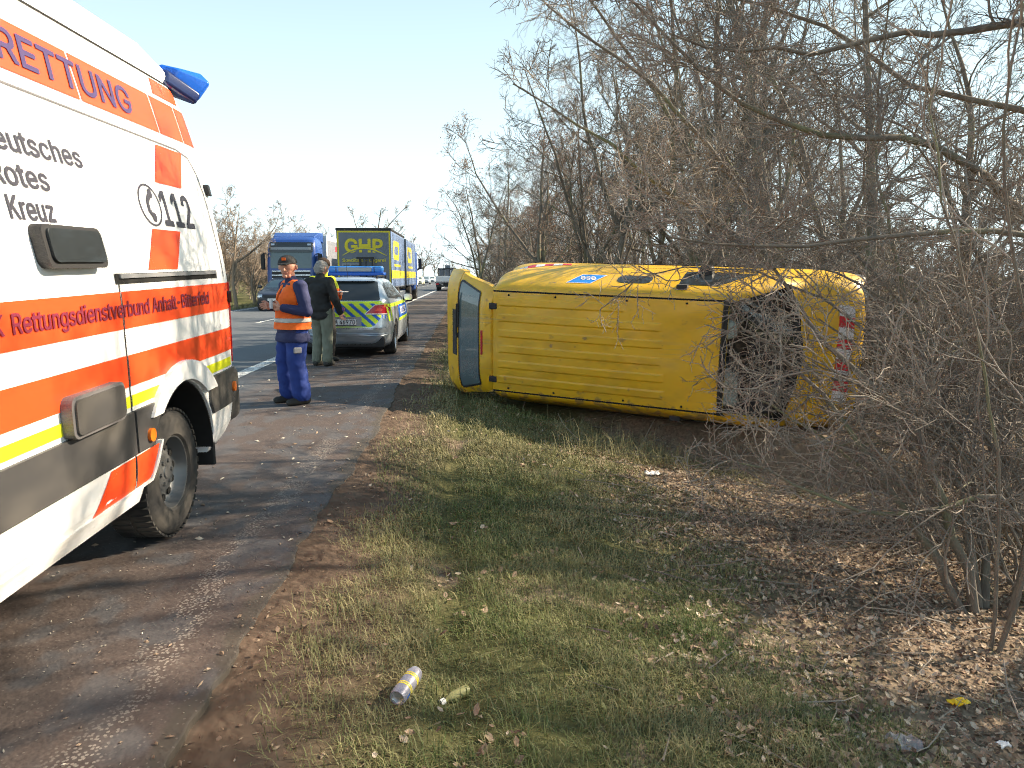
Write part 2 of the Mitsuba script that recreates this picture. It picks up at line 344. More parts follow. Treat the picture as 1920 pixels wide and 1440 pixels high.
scene['mat_ground'] = {'type': 'twosided', 'bsdf': {'type': 'bumpmap', 'arbitrary': proc(lambda p, n, uv: fbm(p.x * 28, p.y * 28, p.z * 5, 3), 0.006), 'scale': 0.02,
                       'bsdf': {'type': 'principled', 'base_color': proc(_ground_col), 'roughness': 0.95, 'specular': 0.1}}}
xs = axis(-1500, 1500, (-2.5, 5.0), 0.055, 1.16); ys = axis(-1500, 2500, (1.0, 13.0), 0.06, 1.13)
tag(put('ground', grid(xs, ys, ground_z), 'mat_ground', smooth=True), 'grassy verge sloping from the road down to leaf litter under the trees', kind='structure')

def road_edge(y):
    y = np.asarray(y, float); p = np.stack([y, y * 0, y * 0], -1)
    return ROAD_R + 0.10 * (nfbm(p * 0.5, 2, 4) - 0.5) + 0.09 * (nfbm(p * 2.0, 4, 8) - 0.5) + 0.035 * (nfbm(p * 9.0, 3, 18) - 0.5) - 0.07 * np.clip(nnoise(p * 1.1, 21) - 0.6, 0, 1) * 2
def _road_col(p, n, uv):
    a = fbm(p.x * 0.9, p.y * 0.5, 1.0, 3); g = 0.55 * fbm(p.x * 55, p.y * 55, 2.0, 2) + 0.45 * noise(p.x * 170, p.y * 170, 9.0); b = fbm(p.x * 7, p.y * 5, 4.0, 3)
    lane = mix((0.06, 0.07, 0.082), (0.11, 0.12, 0.135), 0.4 * a + 0.6 * g)
    dirt = mix((0.036, 0.028, 0.027), (0.105, 0.082, 0.073), 0.3 * b + 0.7 * g)
    sh = smoothstep(-3.9, -2.6, p.x + 1.3 * (a - 0.5))
    c = mix(lane, dirt, sh * (0.55 + 0.45 * smoothstep(0.3, 0.6, b)))
    moss = smoothstep(-1.06, -0.98, p.x + 0.25 * (b - 0.5))
    c = mix(c, (0.06, 0.052, 0.042), 0.8 * moss)
    # worn old edge line of pale chippings
    vd, _v2, vr = voronoi(p.x * 65, p.y * 65)
    w = smoothstep(0.13, 0.05, dr.abs(p.x + 1.30 + 0.10 * (a - 0.5))) * smoothstep(0.42, 0.30, vd) * smoothstep(0.30, 0.40, vr) * smoothstep(0.3, 0.45, b) * smoothstep(0.36, 0.50, fbm(p.x * 2, p.y * 0.8, 5.0, 2))
    c = mix(c, (0.33, 0.295, 0.26), 0.6 * w)
    chip = smoothstep(0.30, 0.2, vd) * smoothstep(0.88, 0.9, vr)
    return mix(c, (0.22, 0.19, 0.165), 0.35 * chip)
def _road_bump(p, n, uv): return fbm(p.x * 80, p.y * 80, 0.0, 2) + 2.0 * fbm(p.x * 9, p.y * 9, 3.0, 2)
scene['mat_road'] = {'type': 'twosided', 'bsdf': {'type': 'bumpmap', 'arbitrary': proc(_road_bump, 0.004), 'scale': 0.004,
                     'bsdf': {'type': 'principled', 'base_color': proc(_road_col), 'roughness': 0.75, 'specular': 0.4}}}
ys = np.unique(np.concatenate([np.arange(-40, 0, 0.5), np.arange(0, 30, 0.04), np.arange(30, 120, 0.5), np.arange(120, 1500, 20)]))
e = road_edge(ys)
cols = [np.column_stack([np.full(len(ys), ROAD_L - 0.05), ys, np.full(len(ys), -0.3)]), np.column_stack([np.full(len(ys), ROAD_L), ys, ys * 0])]
for t in (0.35, 0.7, 0.9, 0.97): cols.append(np.column_stack([ROAD_L + (e - 0.03 - ROAD_L) * t, ys, ys * 0]))
cols += [np.column_stack([e - 0.012, ys, ys * 0]), np.column_stack([e, ys, ys * 0 - 0.006]), np.column_stack([e + 0.012 + 0.02 * (nnoise(np.stack([ys * 9, ys * 0, ys * 0], -1), 3) - .5), ys, ys * 0 - 0.2])]
V = np.vstack(cols); n = len(ys); F = []
for i in range(len(cols) - 1):
    a = np.arange(n - 1) + i * n; F += [np.stack([a, a + n, a + n + 1], 1), np.stack([a, a + n + 1, a + 1], 1)]
tag(put('road', (V, np.vstack(F)), 'mat_road', smooth=40), 'worn asphalt road with a brownish dirty shoulder and crumbling edge', kind='structure')
def _line_col(p, n, uv): return mix((0.60, 0.60, 0.58), (0.26, 0.255, 0.25), smoothstep(0.42, 0.66, fbm(p.x * 20, p.y * 16, 0.0, 3)))
pbr('mat_line', proc(_line_col), 0.7)
def strip(x0, x1, y0, y1, z):
    yy = np.linspace(y0, y1, max(2, int((y1 - y0) / 3))); n = len(yy)
    V = np.vstack([np.column_stack([yy * 0 + x, yy, yy * 0 + z]) for x in (x0, x1)]); a = np.arange(n - 1)
    return V, np.vstack([np.stack([a, a + n, a + n + 1], 1), np.stack([a, a + n + 1, a + 1], 1)])
put('edge_line', strip(LINE_R - 0.11, LINE_R + 0.11, -30, 500, 0.004), 'mat_line', 'road', label='solid white line between lane and shoulder')
put('edge_line', strip(-10.42, -10.30, -30, 500, 0.004), 'mat_line', 'road', label='solid white line along the far side of the road')
for y in np.arange(-12, 140, 12): put('lane_dash', strip(-7.06, -6.94, y, y + 4, 0.004), 'mat_line', 'road')
# ---------------------------------------------------------------- ambulance (its rear points up the road, its left side to the camera)
AMB = thing('ambulance', 'white ambulance van with luminous orange bands and lettering, parked on the road shoulder', 'ambulance')
_tilt = np.eye(4); _a = 0.02; _tilt[:3, :3] = [[math.cos(_a), 0, math.sin(_a)], [0, 1, 0], [-math.sin(_a), 0, math.cos(_a)]]
_c = np.eye(4); _c[0, 3] = 1.15; _ci = np.eye(4); _ci[0, 3] = -1.15
MA = frame((-2.67, 5.38, 0), (0, -1, 0), (1, 0, 0), (0, 0, 1)) @ _c @ _tilt @ _ci
AB = Body([.36, .42, .5, .65, .9, 1.1, 1.45, 1.8, 2.16, 2.46, 2.65, 2.76, 2.80, 2.88, 2.93],
          [.36, .22, .14, .10, .08, .07, .06, .05, .04, .03, .02, .02, .04, .10, .22],
          [6.2, 6.6, 6.7, 6.8, 6.78, 6.6, 6.0, 5.55, 5.1, 4.8, 4.6, 4.5, 4.45, 4.3, 4.1],
          [.93, .955, .98, .99, .99, .99, .985, .935, .857, .775, .71, .655, .63, .55, .45],
          [26] * 11 + [22, 18, 12, 8], 0.05)
am = AB.mesh(60, 160)
for wx in (1.15, 4.8):
    for y0, y1 in ((.45, 1.2), (-1.2, -.45)): am = am - m_cyl_y(wx, .42, .50, y0, y1)
put('body', am, 'mat_white', AMB, MA, 32)
for wx in (1.15, 4.8):
    for a, b in ((.45, .975), (-.975, -.45)):
        h = m3.Manifold.cylinder(abs(b - a), .492, .492, 40).rotate((-90, 0, 0)).translate((wx, a, .42)) - m3.Manifold.cylinder(.48, .484, .484, 40).rotate((-90, 0, 0)).translate((wx, .50 if a > 0 else -.98, .42))
        put('wheel_housing', h.trim_by_plane((0, 0, 1), .40), 'mat_gap', AMB, MA, 30)
put('underbody', [bx(.5, 6.4, -.75, .75, .25, .40), bx(.3, .6, -.6, .6, .3, .45), cyl((1.15, -.8, .375), (1.15, .8, .375), .06)], 'mat_black', AMB, MA)
_AL = AB.side(1); _AR = AB.side(-1)
def aside(y, z, off): return _AL(5.38 - y, z, off)          # y counts along the road, as the side is read
def aother(y, z, off): return _AR(5.38 - y, z, off)
def ap(name, shape, mat, off=.004, back=0, size=.1, parent=AMB, label=None, both=False, smooth=False):
    k = put(name, patch(shape, aside, off, back, size), mat, parent, MA, smooth, label)
    if both: put(name, patch(shape, aother, off, back, size), mat, parent, MA, smooth)
    return k
P_ = Polygon
# luminous bands; the white gaps are the joints of film and door
roofband = sbox(-.6, 2.37, 5.34, 2.60)
gaps = shapely.union_all([P_([(a, 2.3), (a + .02, 2.3), (a + .02 + .05, 2.65), (a + .05, 2.65)]) for a in (3.765, 4.66, 5.03)])
roofband = roofband.difference(gaps)
k = ap('roof_band', roofband, 'mat_luminous_red', label='luminous orange band with dark lettering below the roof', both=True, size=.07)
put('lettering', patch(None, aside, .009, flat=text2d('RETTUNG', 3.185, 4.36, 2.415, .140, True, .05, 0.3)), 'mat_letter_violet', k, MA)
def yl(z): return 3.95 + .8 * (z - 1.546)
def slant(z0, z1): return P_([(yl(z0), z0), (yl(z0) + .38, z0), (yl(z1) + .38, z1), (yl(z1), z1)])
ap('rear_stripe', slant(2.63, 2.745).intersection(sbox(0, 2, 5.3, 3)), 'mat_luminous_red', label='slanting luminous orange stripe near the rear')
ap('rear_stripe', slant(2.05, 2.285), 'mat_luminous_red'); ap('rear_stripe', slant(1.56, 1.78), 'mat_luminous_red')
seam = 3.60
def split(s): return s.difference(sbox(seam, 0, seam + .022, 3))
arch = Point(4.23, .42).buffer(.50); flare = Point(4.26, .42).buffer(.615, quad_segs=24)
k = ap('side_band', split(sbox(-.6, 1.278, 5.24, 1.458)), 'mat_luminous_red', both=True, label='luminous orange band along the side with the name of the service')
put('lettering', patch(None, aside, .009, flat=text2d('Rettungsdienstverbund Anhalt-Bitterfeld', 2.755, 4.77, 1.338, .075, True, .05)), 'mat_letter_red', k, MA)
put('lettering', patch(None, aside, .009, flat=text2d('DRK', 2.50, 2.705, 1.338, .075, True, .05)), 'mat_letter_red', k, MA)
ap('side_band', split(sbox(-.6, .993, 5.22, 1.148).difference(flare)), 'mat_luminous_red', both=True)
ap('yellow_band', split(P_([(-.6, .892), (3.93, .892), (3.99, .948), (-.6, .948)]).difference(flare)), 'mat_luminous_yellow', both=True, label='narrow luminous yellow band')
ap('yellow_band', sbox(4.62, .885, 5.15, .945).difference(flare), 'mat_luminous_yellow')
ap('sill_marking', split(P_([(3.17, .44), (3.36, .635), (3.885, .64), (3.80, .50), (3.77, .475)])), 'mat_luminous_red', label='slanted luminous red marking on the sill')
# cladding and flares
ap('side_cladding', split(sbox(-.75, .652, 3.95, .868).union(P_([(3.95, .652), (3.95, .80), (4.05, .87), (3.94, .868)])).difference(arch)), 'mat_cladding', .018, .04, .09, both=True)
ap('side_cladding', sbox(4.66, .63, 5.28, .868).difference(Point(4.23, .42).buffer(.515)), 'mat_cladding', .018, .04, .09, both=True)
for fn in (aside, aother):
    put('wheel_flare', patch(flare.difference(Point(4.23, .42).buffer(.505, quad_segs=24)).intersection(sbox(3, .80, 5, 2)), fn, .034, .05, .05), 'mat_white', AMB, MA, 40)
ap('sill_strip', P_([(-.7, .425), (3.78, .47), (3.90, .65), (3.925, .65), (3.81, .452), (-.7, .405)]), 'mat_white', .012, .03)
for y, z in ((3.755, .715), (5.12, .735)): ap('side_marker', Point(y, z).buffer(.035), 'mat_lamp_orange', .034, .03, .02)
# joints of the body
ln = lambda pts, w=.007: shapely.LineString(pts).buffer(w, cap_style='flat')
ap('door_joint', ln([(seam + .011, .45), (seam + .011, 1.5)], .005), 'mat_gap', .003)
ap('panel_joint', ln([(-.2, 2.318), (4.85, 2.30), (5.02, 2.27), (5.09, 2.18), (5.12, 2.05), (5.12, 1.5)], .006), 'mat_grey_plastic', .003, size=.06)
ap('roof_joint', ln([(-.5, 2.765), (5.2, 2.765)], .008), 'mat_gap', .004, size=.08, both=True)
ap('rail_slot', sbox(3.58, 1.495, 4.97, 1.545), 'mat_gap', .004)
ap('door_rail', sbox(3.62, 1.522, 4.95, 1.542), 'mat_steel', .014, .012)
# vents
k = ap('vent_cover', rrect(2.99, 3.455, 1.575, 1.75, .04), 'mat_black', .05, .06, .05, label='glossy dark vent cover below the lettering', smooth=35)
ap('cover_face', rrect(3.015, 3.43, 1.60, 1.735, .03), 'mat_glass_dark', .062, .02, .05, parent=k)
k = ap('vent_cover', rrect(3.0, 3.46, .87, 1.05, .04), 'mat_grey_plastic', .05, .06, .05, label='grey vent cover above the side cladding', smooth=35)
ap('cover_face', rrect(3.02, 3.44, .885, 1.035, .03), 'mat_cladding', .06, .02, .05, parent=k)
# lettering on the white side
def aword(t, y0, y1, z, h, bold=True): put('lettering', patch(None, aside, .004, flat=text2d(t, y0, y1, z, h, bold, .06)), 'mat_letter', AMB, MA, label='dark lettering on the white side' if t == 'Deutsches' else None)
aword('Deutsches', 2.85, 3.575, 2.03, .088); aword('Rotes', 2.86, 3.235, 1.895, .088); aword('Kreuz', 2.905, 3.21, 1.765, .088)
aword('112', 4.335, 4.78, 1.81, .19)
ring = Point(0, 0).buffer(1).difference(Point(0, 0).buffer(.90)); ring = affinity.translate(affinity.scale(ring, .135, .115, origin=(0, 0)), 4.195, 1.91)
hs = shapely.union_all([shapely.LineString([(4.235, 1.985), (4.17, 1.93), (4.165, 1.88), (4.215, 1.835)]).buffer(.016), Point(4.228, 1.975).buffer(.027), Point(4.21, 1.845).buffer(.027)])
ap('phone_symbol', ring.union(hs), 'mat_letter', size=.05)
# rear
ar = AB.end(-1)
ap('tail_lamp', sbox(5.215, .90, 5.37, 1.46), 'mat_lamp_red', .012, .03, .05, both=True, label='tall red lamp at the rear corner')
ap('door_hinge', rrect(5.17, 5.29, 1.32, 1.40, .02), 'mat_black', .03, .05)
ap('door_hinge', rrect(5.17, 5.29, 2.05, 2.12, .02), 'mat_black', .03, .05)
put('rear_bumper', rbox(.00, .32, -.97, .97, .46, .87, .07), 'mat_cladding', AMB, MA, 40)
put('rear_step', rbox(-.12, .2, -.6, .6, .42, .5, .03), 'mat_black', AMB, MA, 40)
put('rear_door_joint', patch(sbox(-.006, .8, .006, 2.7), ar, .003), 'mat_gap', AMB, MA)
for a, b in ((-.72, -.1), (.1, .72)): put('rear_window', patch(rrect(a, b, 1.5, 2.15, .06), ar, .004), 'mat_glass_dark', AMB, MA)
for a, b in ((1.278, 1.455), (.993, 1.148)): put('rear_band', patch(sbox(-.93, a, .93, b), ar, .003), 'mat_luminous_red', AMB, MA)
# roof lamp: a swept blue dome at the rear corner on a dark foot
def lam(pts): return np.column_stack([5.38 - np.array(pts)[:, 1], np.array(pts)[:, 0] + 2.67, np.array(pts)[:, 2]])
for sg in (1, -1):
    f = lambda p: p * [1, sg, 1]
    k = put('roof_lamp', hull(f(lam([(-2.01, 5.33, 2.83), (-1.98, 5.34, 2.88), (-2.08, 5.34, 2.90), (-1.90, 5.43, 2.745), (-1.845, 5.46, 2.835), (-1.885, 5.46, 2.875), (-2.10, 5.46, 2.92), (-2.10, 5.42, 2.82)])), .028, 14), 'mat_lamp_blue', AMB, MA, 50, label='blue warning lamp at the rear corner of the roof' if sg == 1 else None)
    put('lamp_foot', hull(f(lam([(-2.035, 5.27, 2.80), (-2.035, 5.28, 2.85), (-2.12, 5.27, 2.86), (-1.915, 5.40, 2.715), (-1.90, 5.42, 2.75), (-2.1, 5.40, 2.78)])), .03, 12), 'mat_lamp_blue_dark', k, MA, 50)
put('roof_cap', hull([(x, y, z) for x in (.12, 3.6) for y, z in ((-.58, 2.83), (.58, 2.83), (-.42, 3.0), (.42, 3.0))], .06, 14), 'mat_white', AMB, MA, 50)
# wheels; the front ones stand behind the camera
wheel(AMB, MA, 1.15, .80, .375, .372, .245, .215, 1); wheel(AMB, MA, 1.15, -.80, .375, .372, .245, .215, -1)
wheel(AMB, MA, 4.8, .80, .375, .372, .245, .215, 1, tread=0); wheel(AMB, MA, 4.8, -.80, .375, .372, .245, .215, -1, tread=0)
for y0, y1 in ((.66, .95), (-.95, -.66)): put('mud_flap', rbox(.555, .585, y0, y1, .25, .70, .012), 'mat_black', AMB, MA, 40)
af = AB.end(1)
put('windscreen', patch(rrect(-.78, .78, 1.3, 2.05, .08), af, .004), 'mat_glass_dark', AMB, MA)
put('front_grille', patch(rrect(-.5, .5, .78, 1.0, .04), af, .01), 'mat_black', AMB, MA)
put('headlight', patch(rrect(.55, .9, .78, 1.05, .05), af, .01), 'mat_chrome', AMB, MA); put('headlight', patch(rrect(-.9, -.55, .78, 1.05, .05), af, .01), 'mat_chrome', AMB, MA)
ap('cab_window', rrect(-.42, .35, 1.35, 1.95, .08), 'mat_glass_dark', both=True)

# ---------------------------------------------------------------- overturned yellow van: x forward, y to its left, z up from the roof; it lies on its right side
VAN = thing('overturned_van', 'yellow service van lying on its side in the verge with its roof facing the camera', 'van')
MV = np.eye(4); MV[:3, :3] = [[.87819, .00261, -.47830], [-.47727, -.06106, -.87663], [-.03149, .99813, -.05238]]; MV[:3, 3] = (.3017, 9.1964, .6942)
VB = Body([-1.62, -1.5, -1.3, -1.15, -1.0, -.9, -.8, -.72, -.66, -.45, -.2, -.1, -.05, -.02, 0],
          [-.26, -.34, -.36, -.34, -.30, -.27, -.24, -.22, -.20, -.14, -.06, -.04, -.03, -.01, 0],
          [3.9, 4.15, 4.28, 4.30, 4.27, 4.20, 4.02, 3.80, 3.66, 3.42, 3.13, 3.00, 2.94, 2.90, 2.86],
          [.86, .93, .955, .965, .96, .95, .94, .93, .92, .87, .79, .752, .725, .70, .672],
          [12, 12, 12, 9, 7, 6, 6, 7, 9, 14, 18, 18, 18, 18, 18], .03)
vm = VB.mesh(56, 160)
# the cab is hollow behind the windscreen
cav = m3.Manifold.hull_points(np.array([(x, y, z) for x, w, z in ((2.55, .64, -.07), (2.86, .64, -.07), (2.4, .84, -.66), (3.56, .83, -.66), (3.3, .84, -.74), (2.4, .84, -1.2), (3.1, .84, -1.2)) for y in (-w, w)]))
pil = m3.Manifold.hull_points(np.array([(x, y, z) for x, w, z in ((2.80, .60, .06), (2.97, .64, .02), (2.97, .64, -.09), (3.64, .82, -.60), (3.54, .82, -.66), (3.80, .80, -.60)) for y in (-w, w)]))
cowl = m3.Manifold.hull_points(np.array([(x, y, z) for x, y in ((2.9, -.62), (2.9, .62), (3.50, -.80), (3.50, .80), (3.62, -.45), (3.62, .45), (3.66, 0)) for z in (-.72, .06)]))
vm = vm - cav - (cowl ^ m3.Manifold.cube((2, 2, 1.2)).translate((2.87, -1, -.70)))
for wx in (.62, 3.38):
    for y0, y1 in ((.6, 1.2), (-1.2, -.6)): vm = vm - m_cyl_y(wx, -1.55, .39, y0, y1)
put('body', vm, 'mat_yellow', VAN, MV, 34)
vt, vl, vr, ve, vf = VB.top(), VB.side(1), VB.side(-1), VB.end(-1), VB.end(1)
def vp(name, shape, mat, fn, off=.004, back=0, size=.1, parent=VAN, label=None, smooth=False): return put(name, patch(shape, fn, off, back, size), mat, parent, MV, smooth, label)
# windscreen pane on its slanting plane
def wsf(u, v, off):   # u along the slope 0..1, v sideways
    x = 2.875 + u * .775 - .20 * (v / .8) ** 2 * u; z = -.012 - u * .66 + .03 * (1 - (v / .75) ** 2)
    return np.column_stack([x + off * .66, v, z + off * .75])
put('windscreen', patch(Polygon([(.01, -.63), (.01, .63), (.99, .80), (1.0, .4), (1.0, -.4), (.99, -.80)]), wsf, .0, 0, .08), 'mat_window', VAN, MV, True, label='cracked windscreen reflecting twigs')
rimp = Polygon([(-.02, -.66), (-.02, .66), (1.0, .835), (1.03, .4), (1.03, -.4), (1.0, -.835)])
put('windscreen_seal', patch(rimp.difference(Polygon([(.04, -.60), (.04, .60), (.90, .75), (.91, .4), (.91, -.4), (.90, -.75)])), wsf, .004, .03, .08), 'mat_black', VAN, MV)
_lin = tm(cav); _lin.vertices[:] = (_lin.vertices - _lin.centroid) * .985 + _lin.centroid
_lin.update_faces(_lin.face_normals @ [.66, 0, .75] < .55); put('cab_lining', _lin, 'mat_interior', VAN, MV)
put('dashboard', [rbox(3.05, 3.52, -.80, .80, -.98, -.74, .06), bx(2.3, 2.42, -.8, .8, -1.2, -.08)], 'mat_interior', VAN, MV, 30)
for y in (-.40, .40):
    k = put('seat', hull([(2.50, y - .2, -.2 - .9), (2.50, y + .2, -1.1), (2.62, y - .2, -.36), (2.62, y + .2, -.36), (2.95, y - .2, -1.15), (2.95, y + .2, -1.15)], .05), 'mat_seat', VAN, MV, 50)
    put('headrest', rbox(2.56, 2.66, y - .13, y + .13, -.32, -.14, .05), 'mat_seat', k, MV, 50)
put('airbag', hull([(2.80, -.52, -.26), (2.78, -.30, -.24), (2.95, -.58, -.42), (2.95, -.30, -.36), (2.86, -.6, -.5), (2.86, -.25, -.5)], .06, 14), 'mat_airbag', VAN, MV, 60, label='pale deflated airbag behind the windscreen')
put('airbag', hull([(2.82, .22, -.22), (2.84, .34, -.24), (2.92, .24, -.34), (2.90, .36, -.36)], .05, 14), 'mat_airbag', VAN, MV, 60)
put('steering_wheel', trimesh.creation.torus(.19, .016).apply_transform(frame((3.0, .40, -.66), (0, 1, 0), (.5, 0, .86), (.86, 0, -.5))), 'mat_black', VAN, MV, 60)
for y in (-.35, .3): put('wiper', cyl((3.62 - .1 * abs(y), y, -.63), (3.45, y + .42, -.50), .012, 6), 'mat_black', VAN, MV)
# roof: raised ribs, drip channels, plugs
for i, y in enumerate((.51, .31, .11, -.09, -.29, -.49)):
    x1 = (1.75, 2.2, 2.22, 2.2, 2.24, 2.26)[i]
    xs = np.array([.05, .11, *np.linspace(.3, x1 - .2, 8), x1 - .06, x1]); h = np.array([0, 1, *[1] * 8, 1, 0.0])
    V = np.stack([vt(xs, xs * 0 + y + o, -.001 + q * h) for o, q in ((-.056, 0), (-.036, .013), (.036, .013), (.056, 0))], 1).reshape(-1, 3)
    i = np.arange(len(xs) - 1)[:, None] * 4 + np.arange(3)[None]; i = i.ravel()
    put('roof_rib', (V, np.vstack([np.stack([i, i + 4, i + 5], 1), np.stack([i, i + 5, i + 1], 1)])), 'mat_yellow', VAN, MV, 25)
for s in (1, -1):
    vp('drip_channel', ln([(.0, s * .645), (2.86, s * .645)], .010), 'mat_gap', vt, .0035, size=.3)
    for x in (.22, .85, 1.75, 2.45):
        put('roof_plug', cyl(vt(np.array([x]), np.array([s * .60]), 0)[0], vt(np.array([x]), np.array([s * .60]), .008)[0], .013, 10), 'mat_gap', VAN, MV)
# hood marking: red and white blocks bent round the front edge
def hood(a, b, y):
    def fn(u, v, off):
        out = np.empty((len(u), 3))
        for i, (uu, vv) in enumerate(zip(u, v)):
            z = -.885 + uu * .085
            out[i] = vf(np.array([vv]), np.array([z]), off)[0]
        return out
    return fn
ys_ = np.linspace(.56, -.56, 10)
for i in range(9):
    a, b = ys_[i + 1], ys_[i]
    q = Polygon([(0, a), (1, a + .03), (1, b + .03), (0, b)])
    put('hood_marking', patch(q, hood(0, 1, 0), .006, 0, .08), 'mat_reflex_red' if i % 2 else 'mat_reflex_white', VAN, MV, label='red and white warning stripe on the hood' if i == 0 else None)
for s in (1, -1):
    put('headlight', patch(rrect(s * .68 - .17, s * .68 + .17, -1.22, -1.04, .04), vf, .006), 'mat_glass_dark', VAN, MV)
put('front_bumper', rbox(3.85, 4.27, -.90, .90, -1.64, -1.40, .08), 'mat_grey_plastic', VAN, MV, 40)
put('front_grille', patch(sbox(-.48, -1.30, .48, -1.16), vf, .006), 'mat_black', VAN, MV)
# left side, on top
vp('side_marking', Polygon([(1.06, -.40), (1.36, -.40), (1.24, -.15), (.94, -.15)]), 'mat_sticker_blue', vl, .004, size=.08, label='blue slanted sticker with pale round letters')
put('sticker_letters', patch(None, vl, .008, flat=(lambda t: (np.column_stack([2.30 - t[0][:, 0], t[0][:, 1]]), t[1]))(text2d('ese', 1.05, 1.25, -.335, .13, True, .05, -.35))), 'mat_white_matt', VAN, MV)
put('sticker_edge', patch(Polygon([(1.05, -.41), (1.375, -.41), (1.25, -.14), (.925, -.14)]).difference(Polygon([(1.06, -.40), (1.36, -.40), (1.24, -.15), (.94, -.15)])), vl, .005, 0, .08), 'mat_white_matt', VAN, MV)
vp('side_window', rrect(1.54, 1.96, -.42, -.20, .08), 'mat_glass_dark', vl, .006, .02, .08, label='dark side window')
vp('cab_window', Polygon([(2.28, -.66), (2.28, -.18), (2.76, -.18), (3.18, -.66)]).buffer(-.02), 'mat_glass_dark', vl, .005, 0, .08)
vp('cab_window', Polygon([(2.28, -.66), (2.28, -.18), (2.76, -.18), (3.18, -.66)]).buffer(-.02), 'mat_glass_dark', vr, .005, 0, .08)
for fn in (vl, vr):
    vp('door_joint', ln([(2.16, -.12), (2.16, -1.45)], .006), 'mat_gap', fn, .002); vp('door_joint', ln([(1.12, -.8), (2.16, -.8)], .006), 'mat_gap', fn, .002)
    vp('side_moulding', sbox(.95, -1.28, 3.0, -1.18), 'mat_black', fn, .012, .02)
for i in range(6): vp('rear_marking', Polygon([(-.10 + i * .13, -1.02), (.03 + i * .13, -1.02), (.06 + i * .13, -.90), (-.07 + i * .13, -.90)]), 'mat_reflex_red' if i % 2 else 'mat_reflex_white', vl, .005, label='red and white warning strip along the rear edge' if i == 0 else None)
k = put('side_mirror', rbox(2.46, 2.62, .86, 1.0, -.70, -.52, .04), 'mat_black', VAN, MV, 40)
put('mirror_glass', bx(2.445, 2.458, .88, .98, -.67, -.55), 'mat_chrome', k, MV)
put('underbody', [rbox(-.1, 4.0, -.82, .82, -1.72, -1.58, .04), cyl((.3, .1, -1.72), (2.6, .1, -1.72), .05)], 'mat_black', VAN, MV, 40)
for wx in (.62, 3.38):
    for s in (1, -1): wheel(VAN, MV, wx, s * .80, -1.58, .32, .2, .2, s, 'mat_rim', tread=0)
# tailgate, swung open about the rear edge of the roof
HT = np.eye(4); _t = math.radians(43); HT[:3, :3] = [[math.cos(_t), 0, -math.sin(_t)], [0, 1, 0], [math.sin(_t), 0, math.cos(_t)]]
# turning about y so that the gate's foot (-z) swings to the rear (-x)
HT[:3, :3] = HT[:3, :3].T if (HT[:3, :3] @ [0, 0, -1])[0] > 0 else HT[:3, :3]
_d = np.eye(4); _d[:3, 3] = (-.03, 0, -.01); MT = MV @ _d @ HT
gz = np.array([-.02, -.08, -.20, -.62, -.72, -.78, -1.0, -1.28]); gx = np.array([-.01, -.07, -.11, -.24, -.265, -.25, -.27, -.29]); gw = np.array([.66, .69, .72, .80, .83, .85, .87, .86])
_gx2, _gw = PchipInterpolator(gz[::-1], gx[::-1]), PchipInterpolator(gz[::-1], gw[::-1])
def gate(y, z, off):
    q = np.clip(np.abs(y) / _gw(z), 0, 1)
    return np.column_stack([_gx2(z) + .10 * q ** 6 - off, y, z])
zz = np.linspace(-1.28, -.02, 26); outl = [(-_gw(z), z) for z in zz] + [(_gw(z), z) for z in zz[::-1]]
gp = Polygon(outl).buffer(-.03).buffer(.03)
TG = put('tailgate', patch(gp, gate, 0, .07, .07), 'mat_yellow', VAN, MT, 34, label='yellow tailgate swung open at the rear edge of the roof')
put('rear_window', patch(Polygon([(-.58, -.24), (.58, -.24), (.70, -.66), (-.70, -.66)]).buffer(.03), gate, .006, .0, .08), 'mat_glass_sky_tone', TG, MT, True, label='rear window with reflected sky put into its colour, and heating wires')
put('window_seal', patch(Polygon([(-.58, -.24), (.58, -.24), (.70, -.66), (-.70, -.66)]).buffer(.045).difference(Polygon([(-.58, -.24), (.58, -.24), (.70, -.66), (-.70, -.66)]).buffer(.02)), gate, .009, .0, .08), 'mat_black', TG, MT)
put('heating_wires', [patch(sbox(-.56, z, .56, z + .003), gate, .0085, 0, .2) for z in np.arange(-.62, -.26, .026)], 'mat_steel', TG, MT)
put('brake_lamp', patch(rrect(-.2, .12, -.155, -.125, .01), gate, .012, .02), 'mat_lamp_red', TG, MT)
put('wiper_arm', [cyl(*gate(np.array([-.02, .42]), np.array([-.74, -.70]), .03), .014, 6), cyl(*gate(np.array([.10, .58]), np.array([-.68, -.66]), .03), .010, 6), cyl(gate(np.array([-.02]), np.array([-.76]), 0)[0], gate(np.array([-.02]), np.array([-.76]), .04)[0], .035, 12)], 'mat_black', TG, MT)
put('plate_recess', patch(rrect(-.32, .32, -1.02, -.86, .02), gate, .005), 'mat_black', TG, MT)
put('gate_rib', patch(sbox(-.84, -.785, .84, -.765), gate, .014, .02, .1), 'mat_yellow', TG, MT)
for y in (.45, -.5): put('hinge', rbox(-.06, .05, y - .04, y + .04, -.02, .012, .01), 'mat_black', VAN, MV, 30)
put('gas_strut', cyl((-.15, .66, -.5), (MT[:3, :3].T @ [0, 0, 0] if False else (-.50, .70, -.42)), .014, 8), 'mat_black', VAN, MV)
put('cargo_shade_sheet', patch(rrect(-.72, .72, -1.45, -.10, .06), ve, .006), 'mat_gap', VAN, MV)  # flat dark sheet paints the shaded cargo space; the rear is not cut open

